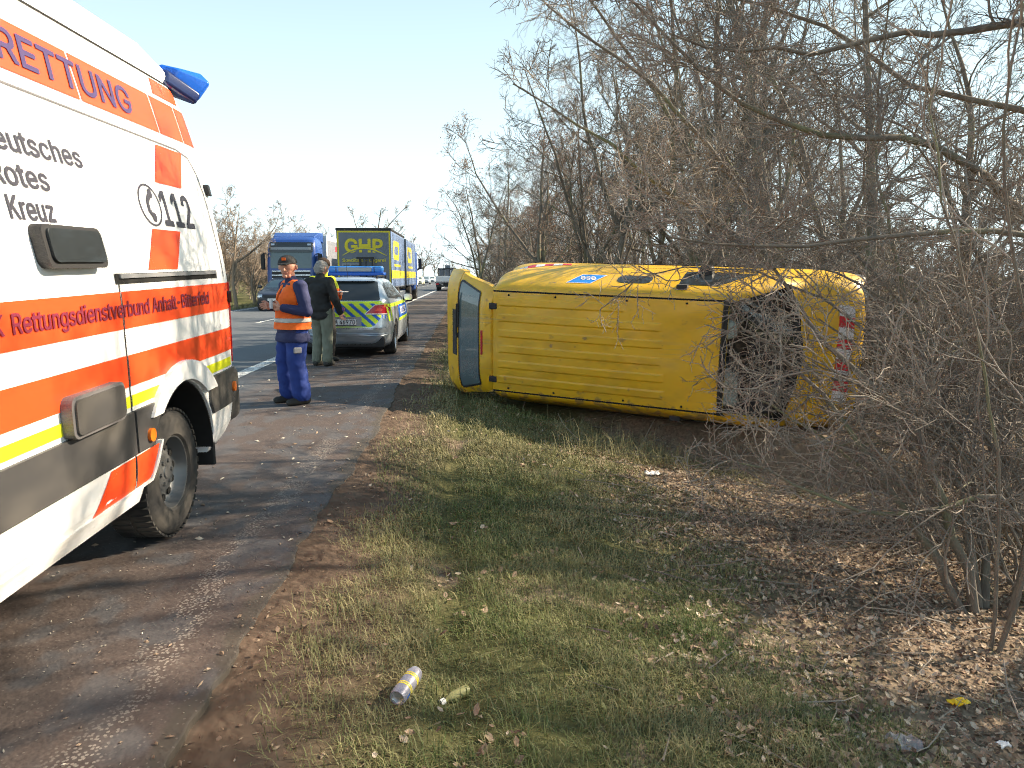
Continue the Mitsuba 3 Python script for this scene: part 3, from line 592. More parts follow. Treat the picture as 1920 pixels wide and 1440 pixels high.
# ---------------------------------------------------------------- police estate car
paint('mat_lamp_core', (.62, .06, .04), .15)
POL = thing('police_car', 'silver police estate car with lime and blue stripes and blue roof light bar', 'car')
MP = frame((-2.36, 13.36, 0), (0, 1, 0), (-1, 0, 0), (0, 0, 1))
PB = Body([.20, .28, .40, .55, .70, .80, .90, .97, 1.03, 1.1, 1.25, 1.38, 1.44, 1.48],
          [.30, .10, .03, .0, .04, .07, .09, .11, .14, .20, .36, .52, .60, .72],
          [4.55, 4.70, 4.77, 4.77, 4.70, 4.55, 4.15, 3.75, 3.45, 3.25, 2.85, 2.48, 2.28, 2.05],
          [.84, .88, .90, .91, .91, .905, .895, .885, .87, .84, .76, .69, .65, .58],
          [6, 6, 6, 6, 6, 6, 6, 6, 7, 8, 8, 8, 7, 6], .03)
pm = PB.mesh(60, 140)
for wx in (.98, 3.70):
    for y0, y1 in ((.55, 1.2), (-1.2, -.55)): pm = pm - m_cyl_y(wx, .33, .37, y0, y1)
put('body', pm, 'mat_silver', POL, MP, 32)
pe, ps, po, pt = PB.end(-1), PB.side(-1), PB.side(1), PB.top()
def pp(name, shape, mat, fn, off=.004, back=0, size=.07, label=None, parent=POL, smooth=False): return put(name, patch(shape, fn, off, back, size), mat, parent, MP, smooth, label)
# rear: in y to its left, so the right lamp is at negative y
gateP = Polygon([(-.60, .62), (-.52, .585), (.52, .585), (.60, .62), (.70, .74), (.76, 1.06), (-.76, 1.06), (-.70, .74)])
lampR = Polygon([(-.43, .83), (-.86, .815), (-.90, .93), (-.84, .995), (-.60, .985)]); lampL = affinity.scale(lampR, -1, 1, origin=(0, 0))
chev = []
for i in range(-7, 8):
    a = i * .20
    for s in (1, -1): chev.append(affinity.scale(Polygon([(a, .58), (a + .085, .58), (a - .43, 1.03), (a - .515, 1.03)]), -1, 1, origin=(0, 0)) if s < 0 else Polygon([(a + 9, 0), (a + 9.1, 0), (a + 9.1, .1)]))
chev = shapely.union_all([c for c in chev if c.bounds[0] < 5])
plate = rrect(-.36, .36, .60, .775, .02)
lampsP = shapely.union_all([lampR.buffer(.012), lampL.buffer(.012)])
core = gateP.difference(lampsP).difference(plate)
bl = core.intersection(chev).intersection(sbox(-.72, .60, .72, 1.02))
pp('lime_film', core.difference(bl), 'mat_lime', pe, label='lime reflective film on the tailgate'); pp('blue_stripe', bl, 'mat_police_blue', pe, label='blue slanted stripes on the tailgate')
pp('plate_recess', plate, 'mat_steel', pe, .003)
k = pp('number_plate', rrect(-.27, .27, .625, .745, .012), 'mat_white_matt', pe, .02, .02)
def mir(flat): v, f = flat; return np.column_stack([-v[:, 0], v[:, 1]]), f
put('plate_text', patch(None, pe, .024, flat=mir(text2d('LSA 46970', -.235, .245, .645, .078, True, .05))), 'mat_letter', k, MP)
put('plate_edge', patch(rrect(-.27, .27, .625, .745, .012).difference(rrect(-.262, .262, .633, .737, .01)), pe, .0225), 'mat_letter', k, MP)
def crescent(a, b, c, d): return Polygon([a, b, c, d])
badge = Point(0, .90).buffer(.058); inner = Point(0, .90).buffer(.048)
vw = shapely.union_all([shapely.LineString([(-.026, .942), (0, .905), (.026, .942)]).buffer(.006), shapely.LineString([(-.043, .918), (-.022, .862), (0, .893), (.022, .862), (.043, .918)]).buffer(.006)])
put('badge', [patch(badge.difference(inner).union(vw.intersection(badge)), pe, .012, .01, .03)], 'mat_chrome', POL, MP); put('badge_ground', patch(inner, pe, .006), 'mat_police_blue', POL, MP)
for L in (lampR, lampL):
    k = pp('tail_lamp', L, 'mat_lamp_red', pe, .014, .02, .05, smooth=35)
    c = L.centroid; pp('lamp_core', affinity.scale(L, .3, .28), 'mat_lamp_core', pe, .0165, 0, .05, parent=k)
    pp('lamp_trim', L.intersection(sbox(-2, .8, 2, .838)), 'mat_lamp_pale', pe, .0165, 0, .05, parent=k)
for s in (1, -1): pp('corner_film', Polygon([(s * .72, .735), (s * .90, .735), (s * .90, .805), (s * .72, .805)]), 'mat_police_blue', pe, .004)
pp('rear_window', Polygon([(-.66, 1.10), (.66, 1.10), (.58, 1.40), (-.58, 1.40)]).buffer(.025), 'mat_glass_dark', pe, .006, 0, .06, label='dark rear window', smooth=True)
pp('roof_spoiler', sbox(-.56, 1.43, .56, 1.462), 'mat_silver', pe, .07, .09, .1)
pp('bumper_joint', ln([(-.9, .57), (-.6, .56), (.6, .56), (.9, .57)], .004), 'mat_gap', pe, .002)
pp('bumper_ridge', sbox(-.86, .425, .86, .465), 'mat_silver', pe, .016, .03, .08)
put('rear_apron', hull([(.16, y, z) for y in (-.74, .74) for z in (.22, .36)] + [(.5, -.7, .2), (.5, .7, .2)], .03), 'mat_black', POL, MP, 40)
put('underbody', bx(.4, 4.4, -.7, .7, .16, .3), 'mat_black', POL, MP)
# right side: window band, films, joints, mirror
for fn, nm in ((ps, 'right'), (po, 'left')):
    pp('side_window', Polygon([(.50, 1.13), (1.30, 1.10), (1.30, 1.38), (.86, 1.38), (.66, 1.33)]).buffer(.02), 'mat_glass_dark', fn, .004)
    pp('side_window', Polygon([(1.37, 1.09), (2.08, 1.07), (2.08, 1.385), (1.37, 1.385)]).buffer(.02), 'mat_glass_dark', fn, .004)
    pp('side_window', Polygon([(2.16, 1.06), (3.02, 1.04), (2.62, 1.27), (2.36, 1.375), (2.16, 1.385)]).buffer(.02), 'mat_glass_dark', fn, .004)
    pp('lime_side_film', sbox(.25, .945, 3.9, 1.01).union(sbox(1.45, .62, 3.25, .68)), 'mat_lime', fn, .004)
    for x in (.34, .50): pp('lime_side_film', Polygon([(x, .68), (x + .07, .68), (x + .02, .945), (x - .05, .945)]), 'mat_lime', fn, .004)
    kk = pp('blue_side_film', sbox(1.45, .68, 3.25, .945), 'mat_police_blue', fn, .004)
    t = text2d('POLIZEI', 1.75, 2.95, .74, .15, True)
    if nm == 'left': t = (np.column_stack([4.7 - t[0][:, 0], t[0][:, 1]]), t[1])
    put('side_text', patch(None, fn, .008, flat=t), 'mat_white_matt', kk, MP)
    for x in (1.33, 2.12, 3.2): pp('door_joint', ln([(x, .30), (x, 1.05)], .004), 'mat_gap', fn, .009)
    pp('sill_trim', sbox(1.4, .26, 3.25, .29), 'mat_steel', fn, .008)
for s in (1, -1):
    k = put('side_mirror', hull([(2.86, s * .90, 1.02), (2.98, s * .92, 1.05), (2.86, s * 1.06, 1.00), (2.94, s * 1.06, 1.04), (2.86, s * 1.05, 1.12), (2.92, s * .94, 1.13)], .03), 'mat_black', POL, MP, 50)
    put('mirror_glass', patch(rrect(min(s * .90, s * 1.08), max(s * .90, s * 1.08), 1.0, 1.135, .04), lambda y, z, off: np.column_stack([y * 0 + 2.826, y, z])), 'mat_chrome', k, MP)
    put('roof_rail', [cyl((.85, s * .56, 1.525), (2.3, s * .57, 1.535), .016, 8)] + [cyl((x, s * .56, 1.48), (x, s * .565, 1.53), .02, 8) for x in (.85, 1.6, 2.3)], 'mat_black', POL, MP)
k = put('light_bar', rbox(1.78, 2.12, -.56, .56, 1.59, 1.73, .05, 14), 'mat_lightbar_pale', POL, MP, 45, label='blue light bar across the roof')
put('bar_panel', rbox(1.765, 1.8, -.34, .34, 1.615, 1.70, .012), 'mat_steel', k, MP, 40)
for s in (1, -1): put('bar_lamp', rbox(1.77, 2.13, min(s * .38, s * .40), max(s * .38, s * .40) + .0, 1.60, 1.72, .009), 'mat_lamp_blue_dark', k, MP)
put('bar_foot', [rbox(1.75, 2.15, -.6, .6, 1.535, 1.60, .025)], 'mat_police_blue', k, MP, 40)
put('aerial', cyl((.95, .02, 1.50), (.80, .02, 1.86), .005, 6, .003), 'mat_black', POL, MP)
for wx in (.98, 3.70):
    for s in (1, -1): wheel(POL, MP, wx, s * .77, .325, .325, .235, .235, s, 'mat_alloy', 10, 0)
for i in range(2): pp('headlight', rrect(-.85 if i else .5, -.5 if i else .85, .64, .76, .03), 'mat_chrome', PB.end(1), .006)
pbr('mat_grey_patch', (.26, .27, .30), .7)
# ---------------------------------------------------------------- people: x forward, y to the person's left, z up
def body(bones, fine=.022, it=10, noise_amp=0.0, seed=0, cut=None, freq=7.0):
    parts = []
    for a, ra, b, rb in bones:
        parts.append(m3.Manifold.batch_hull([m3.Manifold.sphere(ra, 18).translate(tuple(map(float, a))), m3.Manifold.sphere(rb, 18).translate(tuple(map(float, b)))]))
    m = m3.Manifold.batch_boolean(parts, m3.OpType.Add)
    t = tm(m.refine_to_length(fine)); t.merge_vertices()
    trimesh.smoothing.filter_taubin(t, lamb=.5, nu=.52, iterations=it)
    if noise_amp:
        n = t.vertex_normals; p = t.vertices
        w = nfbm(np.column_stack([p[:, 0] * freq, p[:, 1] * freq, p[:, 2] * freq * 1.9]), 3, seed) - .5
        t.vertices = p + n * (w * 2 * noise_amp)[:, None]
    if cut:
        m = m3.Manifold(m3.Mesh(np.asarray(t.vertices, np.float32), np.asarray(t.faces, np.uint32)))
        for nrm, o in cut: m = m.trim_by_plane(nrm, o)
        t = tm(m)
    return t
def lerp(a, b, t): return tuple(np.array(a) + (np.array(b) - np.array(a)) * t)
def hand(w, d, s, curl=.5, th=(0, 0, 1)):
    """Bones of a hand from the wrist w along d; s is the palm's sideways axis (towards the thumb)."""
    d, s = unit(np.array(d, float)), np.array(s, float); s = unit(s - (s @ d) * d); n = np.cross(d, s); w = np.array(w, float)
    out = [(w, .026, w + d * .05 + s * .018, .022), (w, .026, w + d * .05 - s * .018, .022), (w + d * .045 + s * .03, .016, w + d * .085 + s * .03, .013), (w + d * .045 - s * .03, .016, w + d * .08 - s * .03, .012), (w + d * .085 + s * .03, .013, w + d * .08 - s * .03, .012)]
    for k, (o, L) in enumerate(((.031, .070), (.011, .078), (-.010, .073), (-.030, .057))):
        b = w + d * .082 + s * o; c = curl * (1 + .12 * k)
        m = b + (d * math.cos(c) + n * math.sin(c)) * L * .5; e = m + (d * math.cos(2.1 * c) + n * math.sin(2.1 * c)) * L * .5
        out += [(b, .0098, m, .0090), (m, .0090, e, .0078)]
    b = w + d * .03 + s * .03; m = b + (d * .5 + s * .7 + n * .35) * .045; out += [(b, .014, m, .011), (m, .011, m + (d * .9 + n * .5) * .035, .009)]
    return out
def head_bones(c, r=.098):
    """Skull, jaw, brow, nose, ears round the skull's centre c, looking along x."""
    c = np.array(c, float); p = lambda x, y, z: c + np.array([x, y, z])
    B = [(p(-.015, 0, .02), r * .98, p(.02, 0, .015), r * .93), (p(.03, 0, -.03), r * .72, p(.035, 0, -.085), r * .46), (p(.045, .022, -.095), .03, p(.045, -.022, -.095), .03), (p(.055, .03, -.02), .036, p(.055, -.03, -.02), .036),
         (p(.088, .03, .022), .014, p(.088, -.03, .022), .014), (p(.098, 0, .012), .010, p(.118, 0, -.028), .014), (p(.104, .014, -.032), .009, p(.104, -.014, -.032), .009), (p(.088, .022, -.062), .009, p(.088, -.022, -.062), .009), (p(.082, 0, -.10), .017, p(.078, 0, -.105), .018)]
    for s in (1, -1): B += [(p(-.005, s * .098, .012), .014, p(-.012, s * .104, -.018), .012), (p(-.016, s * .104, .02), .010, p(-.02, s * .106, .0), .010)]
    return B
def face(key, c, M):
    c = np.array(c, float)
    for s in (1, -1): put('eye', hull([c + [.086, s * .034 - .010, .004], c + [.086, s * .034 + .010, .004], c + [.087, s * .034, .007], c + [.087, s * .034, .001]], .0062, 8), 'mat_eye', key, M, 60)
    put('mouth', hull([c + [.093, -.018, -.064], c + [.093, .018, -.064], c + [.097, 0, -.063]], .0052, 8), 'mat_lips', key, M, 60)
def turned(M, a, c, pitch=0.0, roll=0.0):
    """M followed by a turn of the head by a about the neck c."""
    R = rotz(a); q = np.eye(4); q[0, 0] = q[2, 2] = math.cos(pitch); q[0, 2] = math.sin(pitch); q[2, 0] = -math.sin(pitch)
    A = np.eye(4); A[:3, 3] = c; B = np.eye(4); B[:3, 3] = -np.array(c); return M @ A @ R @ q @ B
def xform(bones, X):
    f = lambda a: (X @ np.r_[np.array(a, float), 1])[:3]
    return [(f(a), ra, f(b), rb) for a, ra, b, rb in bones]

# --- the worker in the orange vest, side on, head turned to the camera
k = thing('person', 'man in orange high-visibility vest, dark cap and bright blue work trousers looking towards the camera', 'person')
MW = rotz(math.radians(216), (-2.10, 8.66, .0))
sh, hp = 1.40, .92
Ls, Rs = (-.02, .205, sh), (-.01, -.205, sh); Le, Re = (-.05, .30, 1.11), (-.02, -.28, 1.12); Lw, Rw = (.20, .17, 1.16), (.24, -.07, 1.17)
Lh, Rh = (0, .10, hp), (.0, -.10, hp); Lk, Rk = (.03, .12, .50), (.07, -.13, .50); La, Ra = (-.03, .12, .09), (.02, -.15, .09)
nk = (.0, 0, 1.47); hc = (.035, 0, 1.625)
HD = turned(np.eye(4), math.radians(46), hc, .05)
hL = hand(Lw, (.7, -.6, .12), (.3, .2, 1), .75); hR = hand(Rw, (.75, .55, .15), (.3, -.2, 1), .75)
skin = body([((0, 0, 1.0), .12, (0, 0, 1.3), .13), ((0, .1, 1.36), .06, (0, -.1, 1.36), .06), ((0, 0, 1.36), .065, nk, .058), (nk, .058, (.02, 0, 1.56), .06), (Ls, .05, Le, .04), (Le, .04, Lw, .027), (Rs, .05, Re, .04), (Re, .04, Rw, .027),
             (Lh, .08, Lk, .055), (Lk, .055, La, .04), (Rh, .08, Rk, .055), (Rk, .055, Ra, .04), (Lh, .1, Rh, .1), ((0, 0, .95), .12, (0, 0, 1.05), .12), (La, .04, (.1, .12, .04), .03), (Ra, .04, (.14, -.16, .04), .03)] + xform(head_bones(hc), HD) + hL + hR, .012, 6)
put('body', skin, 'mat_skin', k, MW, True)
face(k, hc, MW @ HD)
JA = [((.01, 0, 1.02), .165, (0, 0, 1.22), .165), ((0, .06, .98), .15, (0, -.06, .98), .15), ((.01, .08, .79), .172, (.01, -.08, .79), .172), ((.01, .06, .92), .168, (.01, -.06, .92), .168), ((0, .05, 1.27), .145, (0, -.05, 1.27), .145), (Ls, .078, Rs, .078), ((0, .1, 1.38), .09, (0, -.1, 1.38), .09), (nk, .075, (.01, 0, 1.50), .068),
      (Ls, .082, lerp(Ls, Le, .5), .076), (lerp(Ls, Le, .5), .074, Le, .066), (Le, .066, lerp(Le, Lw, .92), .046), (Rs, .08, lerp(Rs, Re, .5), .074), (lerp(Rs, Re, .5), .072, Re, .066), (Re, .066, lerp(Re, Rw, .92), .046)]
put('fleece_jacket', body(JA, .02, 8, .011, 3, [((0, 0, 1), .755)]), 'mat_fleece', k, MW, True)
VE = [((.01, 0, 1.0), .196, (0, 0, 1.22), .188), ((0, .07, .98), .188, (0, -.07, .98), .188), ((.01, .07, .90), .192, (.01, -.07, .90), .192), ((0, .06, 1.27), .158, (0, -.06, 1.27), .158), ((0, .09, 1.36), .103, (0, -.09, 1.36), .103), ((-.01, .13, 1.40), .085, (-.01, -.13, 1.40), .085)]
vest = body(VE, .02, 8, .006, 5, [((0, 0, 1), .905), ((0, 0, -1), -1.478)])
# the neck opening, a V in front
vv = m3.Manifold(m3.Mesh(np.asarray(vest.vertices, np.float32), np.asarray(vest.faces, np.uint32)))
vv = vv - m3.Manifold.hull_points(np.array([(x, y, z) for x, w, z in ((.04, .006, 1.12), (.04, .07, 1.6), (.5, .006, 1.08), (.5, .07, 1.6)) for y in (-w, w)]))
put('vest', tm(vv), 'mat_vest', k, MW, 40)
put('reflective_tape', body([(a, ra + .004, b, rb + .004) for a, ra, b, rb in VE], .02, 8, .006, 5, [((0, 0, 1), .985), ((0, 0, -1), -1.035)]), 'mat_reflective_tape', k, MW, True)
TR = [(Lh, .12, Rh, .12), ((0, .04, .95), .125, (0, -.04, .95), .125), (Lh, .134, lerp(Lh, Lk, .5), .124), (lerp(Lh, Lk, .5), .124, Lk, .110), (Lk, .110, lerp(Lk, La, .55), .106), (lerp(Lk, La, .55), .106, (La[0] + .01, La[1], .13), .112), (Rh, .138, lerp(Rh, Rk, .5), .124), (lerp(Rh, Rk, .5), .124, Rk, .110), (Rk, .110, lerp(Rk, Ra, .55), .106), (lerp(Rk, Ra, .55), .106, (Ra[0] + .01, Ra[1], .13), .110)]
put('trousers', body(TR, .02, 5, .015, 8, [((0, 0, 1), .05)]), 'mat_workwear_blue', k, MW, True)
put('pocket', hull([(.03, .255, .64), (.10, .245, .64), (.03, .260, .69), (.10, .250, .69)], .010), 'mat_grey_patch', k, MW, 50)
for a in (La, Ra): put('shoe', body([((a[0] - .05, a[1], .05), .048, (a[0] + .06, a[1], .048), .046), ((a[0] + .06, a[1], .046), .046, (a[0] + .17, a[1] + .01, .04), .040), ((a[0] - .02, a[1], .09), .05, (a[0] + .02, a[1], .09), .05)], .015, 4, 0, 0, [((0, 0, 1), .004)]), 'mat_shoe', k, MW, True)
cc = np.array(hc)
cap = m3.Manifold.sphere(.112, 32).scale((1.08, .98, .95)).translate((cc[0] - .005, 0, cc[2] + .038)).trim_by_plane((0, 0, 1), float(cc[2] + .048))
put('cap', cap, 'mat_black_cloth', k, MW @ HD, 50)
put('cap_peak', hull([(cc[0] + .08, y, cc[2] + .055) for y in (-.075, .075)] + [(cc[0] + .165, y, cc[2] + .036) for y in (-.045, .045)] + [(cc[0] + .178, 0, cc[2] + .034)], .007), 'mat_black_cloth', k, MW @ HD, 50)
put('cap_badge', hull([(cc[0] + .108, y, cc[2] + z) for y in (-.02, .02) for z in (.085, .108)], .004), 'mat_vest', k, MW @ HD)
tip = np.array(Lw) + unit(np.array([.7, -.6, .12])) * .12
ph = thing('mobile_phone', 'small pale phone held in the hands of the man in the orange vest', 'phone')
put('case', hull([tip + [x, y, z] for x in (-.006, .006) for y in (-.028, .028) for z in (-.02, .085)], .004), 'mat_phone', ph, MW, 40)
put('screen', bx(tip[0] - .0135, tip[0] - .0105, tip[1] - .024, tip[1] + .024, tip[2] - .01, tip[2] + .078), 'mat_glass_dark', ph, MW)

# --- the man in the black jacket, from behind
k = thing('person', 'grey-haired man in black jacket and olive trousers standing with his back to the camera', 'person')
MB = rotz(math.radians(68), (-2.52, 12.35, .0))
Ls, Rs = (-.02, .20, 1.42), (-.02, -.20, 1.42); Le, Re = (.10, .26, 1.16), (-.01, -.29, 1.14); Lw, Rw = (.30, .12, 1.22), (.12, -.30, .90)
Lh, Rh = (0, .09, .94), (0, -.09, .94); Lk, Rk = (.04, .10, .51), (.02, -.10, .51); La, Ra = (-.01, .11, .09), (-.02, -.10, .09)
hc = (.07, 0, 1.65); HD = turned(np.eye(4), math.radians(-14), hc, .42)
skin = body([((0, 0, 1.0), .12, (0, 0, 1.32), .13), ((0, 0, 1.38), .065, (.02, 0, 1.5), .06), ((.02, 0, 1.5), .06, (.055, 0, 1.6), .06), (Ls, .05, Le, .04), (Le, .04, Lw, .027), (Rs, .05, Re, .04), (Re, .04, Rw, .027), (Ls, .05, Rs, .05), (Lh, .08, Lk, .055), (Lk, .055, La, .04), (Rh, .08, Rk, .055), (Rk, .055, Ra, .04), (Lh, .1, Rh, .1), ((0, 0, .94), .11, (0, 0, 1.05), .12)]
            + xform(head_bones(hc), HD) + hand(Lw, (.9, -.3, .2), (0, 0, 1), .5) + hand(Rw, (.35, -.1, -1), (1, 0, .2), .45), .013, 6)
put('body', skin, 'mat_skin', k, MB, True); face(k, hc, MB @ HD)
hb = [((hc[0] - .03, 0, hc[2] + .03), .102, (hc[0] + .005, 0, hc[2] + .035), .098), ((hc[0] - .045, .03, hc[2] - .02), .078, (hc[0] - .045, -.03, hc[2] - .02), .078), ((hc[0] - .05, .02, hc[2] - .06), .06, (hc[0] - .05, -.02, hc[2] - .06), .06)]
put('hair', body(xform(hb, HD), .012, 4, .009, 2, None, 26.0), 'mat_grey_hair', k, MB, True)
JB = [((0, 0, 1.0), .165, (0, 0, 1.25), .17), ((0, .06, .98), .15, (0, -.06, .98), .15), ((-.01, .06, 1.3), .145, (-.01, -.06, 1.3), .145), (Ls, .08, Rs, .08), ((.0, .1, 1.40), .09, (.0, -.1, 1.40), .09), ((.0, 0, 1.46), .085, (.02, 0, 1.52), .078), ((0, .05, .88), .15, (0, -.05, .88), .15),
      (Ls, .085, lerp(Ls, Le, .5), .08), (lerp(Ls, Le, .5), .078, Le, .07), (Le, .07, lerp(Le, Lw, .9), .05), (Rs, .085, lerp(Rs, Re, .5), .08), (lerp(Rs, Re, .5), .08, Re, .072), (Re, .072, lerp(Re, Rw, .93), .052)]
put('jacket', body(JB, .02, 8, .013, 12, [((0, 0, 1), .80)]), 'mat_black_cloth', k, MB, True)
put('trousers', body([(Lh, .11, Rh, .11), ((0, .05, .97), .125, (0, -.05, .97), .125), (Lh, .12, lerp(Lh, Lk, .5), .105), (lerp(Lh, Lk, .5), .105, Lk, .09), (Lk, .09, (La[0], La[1], .12), .085), (Rh, .12, lerp(Rh, Rk, .5), .105), (lerp(Rh, Rk, .5), .105, Rk, .09), (Rk, .09, (Ra[0], Ra[1], .12), .085)], .02, 5, .013, 9, [((0, 0, 1), .05)]), 'mat_olive', k, MB, True)
for a in (La, Ra): put('shoe', body([((a[0] - .05, a[1], .05), .046, (a[0] + .06, a[1], .046), .044), ((a[0] + .06, a[1], .044), .044, (a[0] + .17, a[1], .038), .038)], .015, 4, 0, 0, [((0, 0, 1), .004)]), 'mat_shoe', k, MB, True)

# --- the officer half hidden behind him
k = thing('person', 'officer in a yellow and orange high-visibility jacket half hidden behind the man in black', 'person')
MC = rotz(math.radians(-38), (-2.60, 13.02, .0))
Ls, Rs = (-.02, .21, 1.44), (-.02, -.21, 1.44); Le, Re = (.06, .27, 1.15), (.05, -.28, 1.15); Lw, Rw = (.30, .10, 1.22), (.30, -.08, 1.24)
Lh, Rh = (0, .09, .95), (0, -.09, .95); Lk, Rk = (.05, .11, .51), (.09, -.10, .52); La, Ra = (-.02, .12, .09), (.10, -.12, .09)
hc = (.04, 0, 1.71); HD = turned(np.eye(4), math.radians(-6), hc, .35)
skin = body([((0, 0, 1.0), .12, (0, 0, 1.34), .13), ((0, 0, 1.4), .065, (.02, 0, 1.62), .06), (Ls, .05, Le, .04), (Le, .04, Lw, .027), (Rs, .05, Re, .04), (Re, .04, Rw, .027), (Ls, .05, Rs, .05), (Lh, .08, Lk, .055), (Lk, .055, La, .04), (Rh, .08, Rk, .055), (Rk, .055, Ra, .04), (Lh, .1, Rh, .1), ((0, 0, .94), .11, (0, 0, 1.05), .12)]
            + xform(head_bones(hc), HD) + hand(Lw, (.9, -.2, .1), (0, 0, 1), .6) + hand(Rw, (.9, .1, .1), (0, 0, 1), .6), .013, 6)
put('body', skin, 'mat_skin', k, MC, True); face(k, hc, MC @ HD)
hb = [((hc[0] - .025, 0, hc[2] + .035), .101, (hc[0] + .02, 0, hc[2] + .04), .094), ((hc[0] - .045, .03, hc[2] - .015), .075, (hc[0] - .045, -.03, hc[2] - .015), .075)]
put('hair', body(xform(hb, HD), .012, 4, .007, 4, None, 26.0), 'mat_brown_hair', k, MC, True)
JC = [((0, 0, 1.0), .17, (0, 0, 1.28), .175), ((0, .06, 1.32), .145, (0, -.06, 1.32), .145), (Ls, .085, Rs, .085), ((0, .1, 1.42), .09, (0, -.1, 1.42), .09), ((0, 0, 1.47), .085, (.02, 0, 1.55), .078),
      (Ls, .09, lerp(Ls, Le, .5), .084), (lerp(Ls, Le, .5), .082, Le, .074), (Le, .074, lerp(Le, Lw, .9), .053), (Rs, .09, lerp(Rs, Re, .5), .084), (lerp(Rs, Re, .5), .084, Re, .074), (Re, .074, lerp(Re, Rw, .9), .053)]
put('jacket', body(JC, .02, 8, .01, 14, [((0, 0, 1), 1.30)]), 'mat_vest_yellow', k, MC, True)
put('jacket_body', body(JC, .02, 8, .01, 14, [((0, 0, 1), .88), ((0, 0, -1), -1.30)]), 'mat_vest', k, MC, True)
put('trousers', body([(Lh, .11, Rh, .11), (Lh, .115, Lk, .085), (Lk, .085, (La[0], La[1], .12), .08), (Rh, .115, Rk, .085), (Rk, .085, (Ra[0], Ra[1], .12), .08)], .02, 5, .01, 19, [((0, 0, 1), .05)]), 'mat_black_cloth', k, MC, True)
for a in (La, Ra): put('shoe', body([((a[0] - .05, a[1], .05), .046, (a[0] + .06, a[1], .046), .044), ((a[0] + .06, a[1], .044), .044, (a[0] + .18, a[1], .038), .038)], .015, 4, 0, 0, [((0, 0, 1), .004)]), 'mat_shoe', k, MC, True)
pp_ = thing('note_pad', 'white note pad held by the officer in front of the police car window', 'note pad')
put('sheet', rbox(.36, .58, -.10, .06, 1.245, 1.262, .006), 'mat_paper', pp_, MC, 40)
put('pen', cyl((.44, -.02, 1.27), (.50, -.05, 1.36), .005, 8), 'mat_black', pp_, MC)
# ---------------------------------------------------------------- trucks and cars on the road
def quad(x0, x1, z0, z1, y): return bx(x0, x1, y - .004, y + .004, z0, z1)
def face_y(y): return lambda u, v, off: np.column_stack([u, u * 0 + y - off, v])
def face_x(x): return lambda u, v, off: np.column_stack([u * 0 + x + off, u, v])
def truck_wheel(parent, x, y, sgn, r=.5):
    M = frame((x, y, r), (0, 1, 0), (sgn * 1.0, 0, 0), (0, 0, 1)) if sgn > 0 else frame((x, y, r), (0, -1, 0), (-1, 0, 0), (0, 0, 1))
    return wheel(parent, M, 0, 0, 0, r, .3, r * .56, 1, 'mat_steel', 8, 0)
# box lorry with trailer driving away
G = thing('lettered_truck', 'grey-blue curtain-sided truck with yellow company lettering, seen from behind', 'truck')
x0, x1, y0 = -6.02, -3.56, 33.5
put('trailer_box', bx(x0, x1, y0, 40.3, 1.0, 3.60), 'mat_tarp', G)
put('trailer_roof', rbox(x0 - .03, x1 + .03, y0 - .04, 40.35, 3.58, 3.69, .03), 'mat_black', G, None, 40)
fy, fx = face_y(y0), face_x(x1)
fr = sbox(x0 + .03, 1.05, x1 - .03, 3.56); put('yellow_frame', patch(fr.difference(fr.buffer(-.07, join_style='mitre')), fy, .006), 'mat_sign_yellow', G)
_v, _t3 = text2d('GHP', -5.64, -3.94, 2.62, .56, True, .5)
_shape = shapely.union_all([Polygon(_v[q]).buffer(.001) for q in _t3]).buffer(.014).simplify(.004)
put('lettering', patch(_shape, fy, .01, 0, .3), 'mat_sign_yellow', G, label='large yellow company lettering on the rear tarpaulin')
t = np.linspace(0, 1, 24); arc = np.column_stack([-5.78 + 2.02 * t, 2.44 + .42 * np.sin(t * PI) * (1 - .15 * t)])
put('swoosh', patch(Polygon(np.vstack([arc, arc[::-1] - np.column_stack([t * 0, .02 + .09 * np.sin(t[::-1] * PI)])])), fy, .0115), 'mat_tarp', G)
put('swoosh', patch(Polygon(np.vstack([arc + [0, .02], arc[::-1] - np.column_stack([t * 0, .07 * np.sin(t[::-1] * PI)])])), fy, .014), 'mat_sign_yellow', G)
put('lettering', patch(None, fy, .01, flat=text2d('Spedition + Lagerei', -5.78, -3.82, 2.17, .15, True)), 'mat_sign_yellow', G)
def side_box(ya, yb, first):
    put('side_curtain', patch(sbox(ya + .03, 1.05, yb - .03, 3.55), fx, .004), 'mat_tarp_blue', G)
    put('side_band', patch(sbox(ya + .03, 1.42, yb - .03, 1.80), fx, .008), 'mat_sign_yellow', G)
    put('side_emblem', patch(rrect(ya + .9, ya + 3.6, 2.3, 3.2, .3).difference(rrect(ya + 1.4, ya + 3.1, 2.55, 2.95, .2)), fx, .008), 'mat_sign_yellow', G)
    put('side_lettering', patch(sbox(ya + 1.2, 1.98, ya + 4.2, 2.1), fx, .008), 'mat_sign_yellow', G)
    for y in np.arange(ya + .6, yb, .6): put('curtain_strap', bx(x1 + .008, x1 + .02, y - .02, y + .02, .95, 3.5), 'mat_tarp_grey', G)
side_box(y0, 40.3, True)
put('truck_box', bx(x0, x1, 41.4, 48.2, 1.0, 3.60), 'mat_tarp', G); side_box(41.4, 48.2, False)
put('cab', rbox(x0 + .05, x1 - .05, 48.5, 50.6, .6, 3.2, .15), 'mat_truck_blue', G, None, 40)
put('side_mirror', rbox(x1 + .05, x1 + .3, 50.2, 50.35, 2.0, 2.7, .04), 'mat_black', G, None, 40)
put('chassis', [bx(x0 + .5, x1 - .5, y0 + .1, 50.3, .75, 1.0), bx(x0, x1, y0, y0 + .1, .55, .72), bx(-5.0, -4.6, 39.5, 42, .6, .75)], 'mat_black', G)
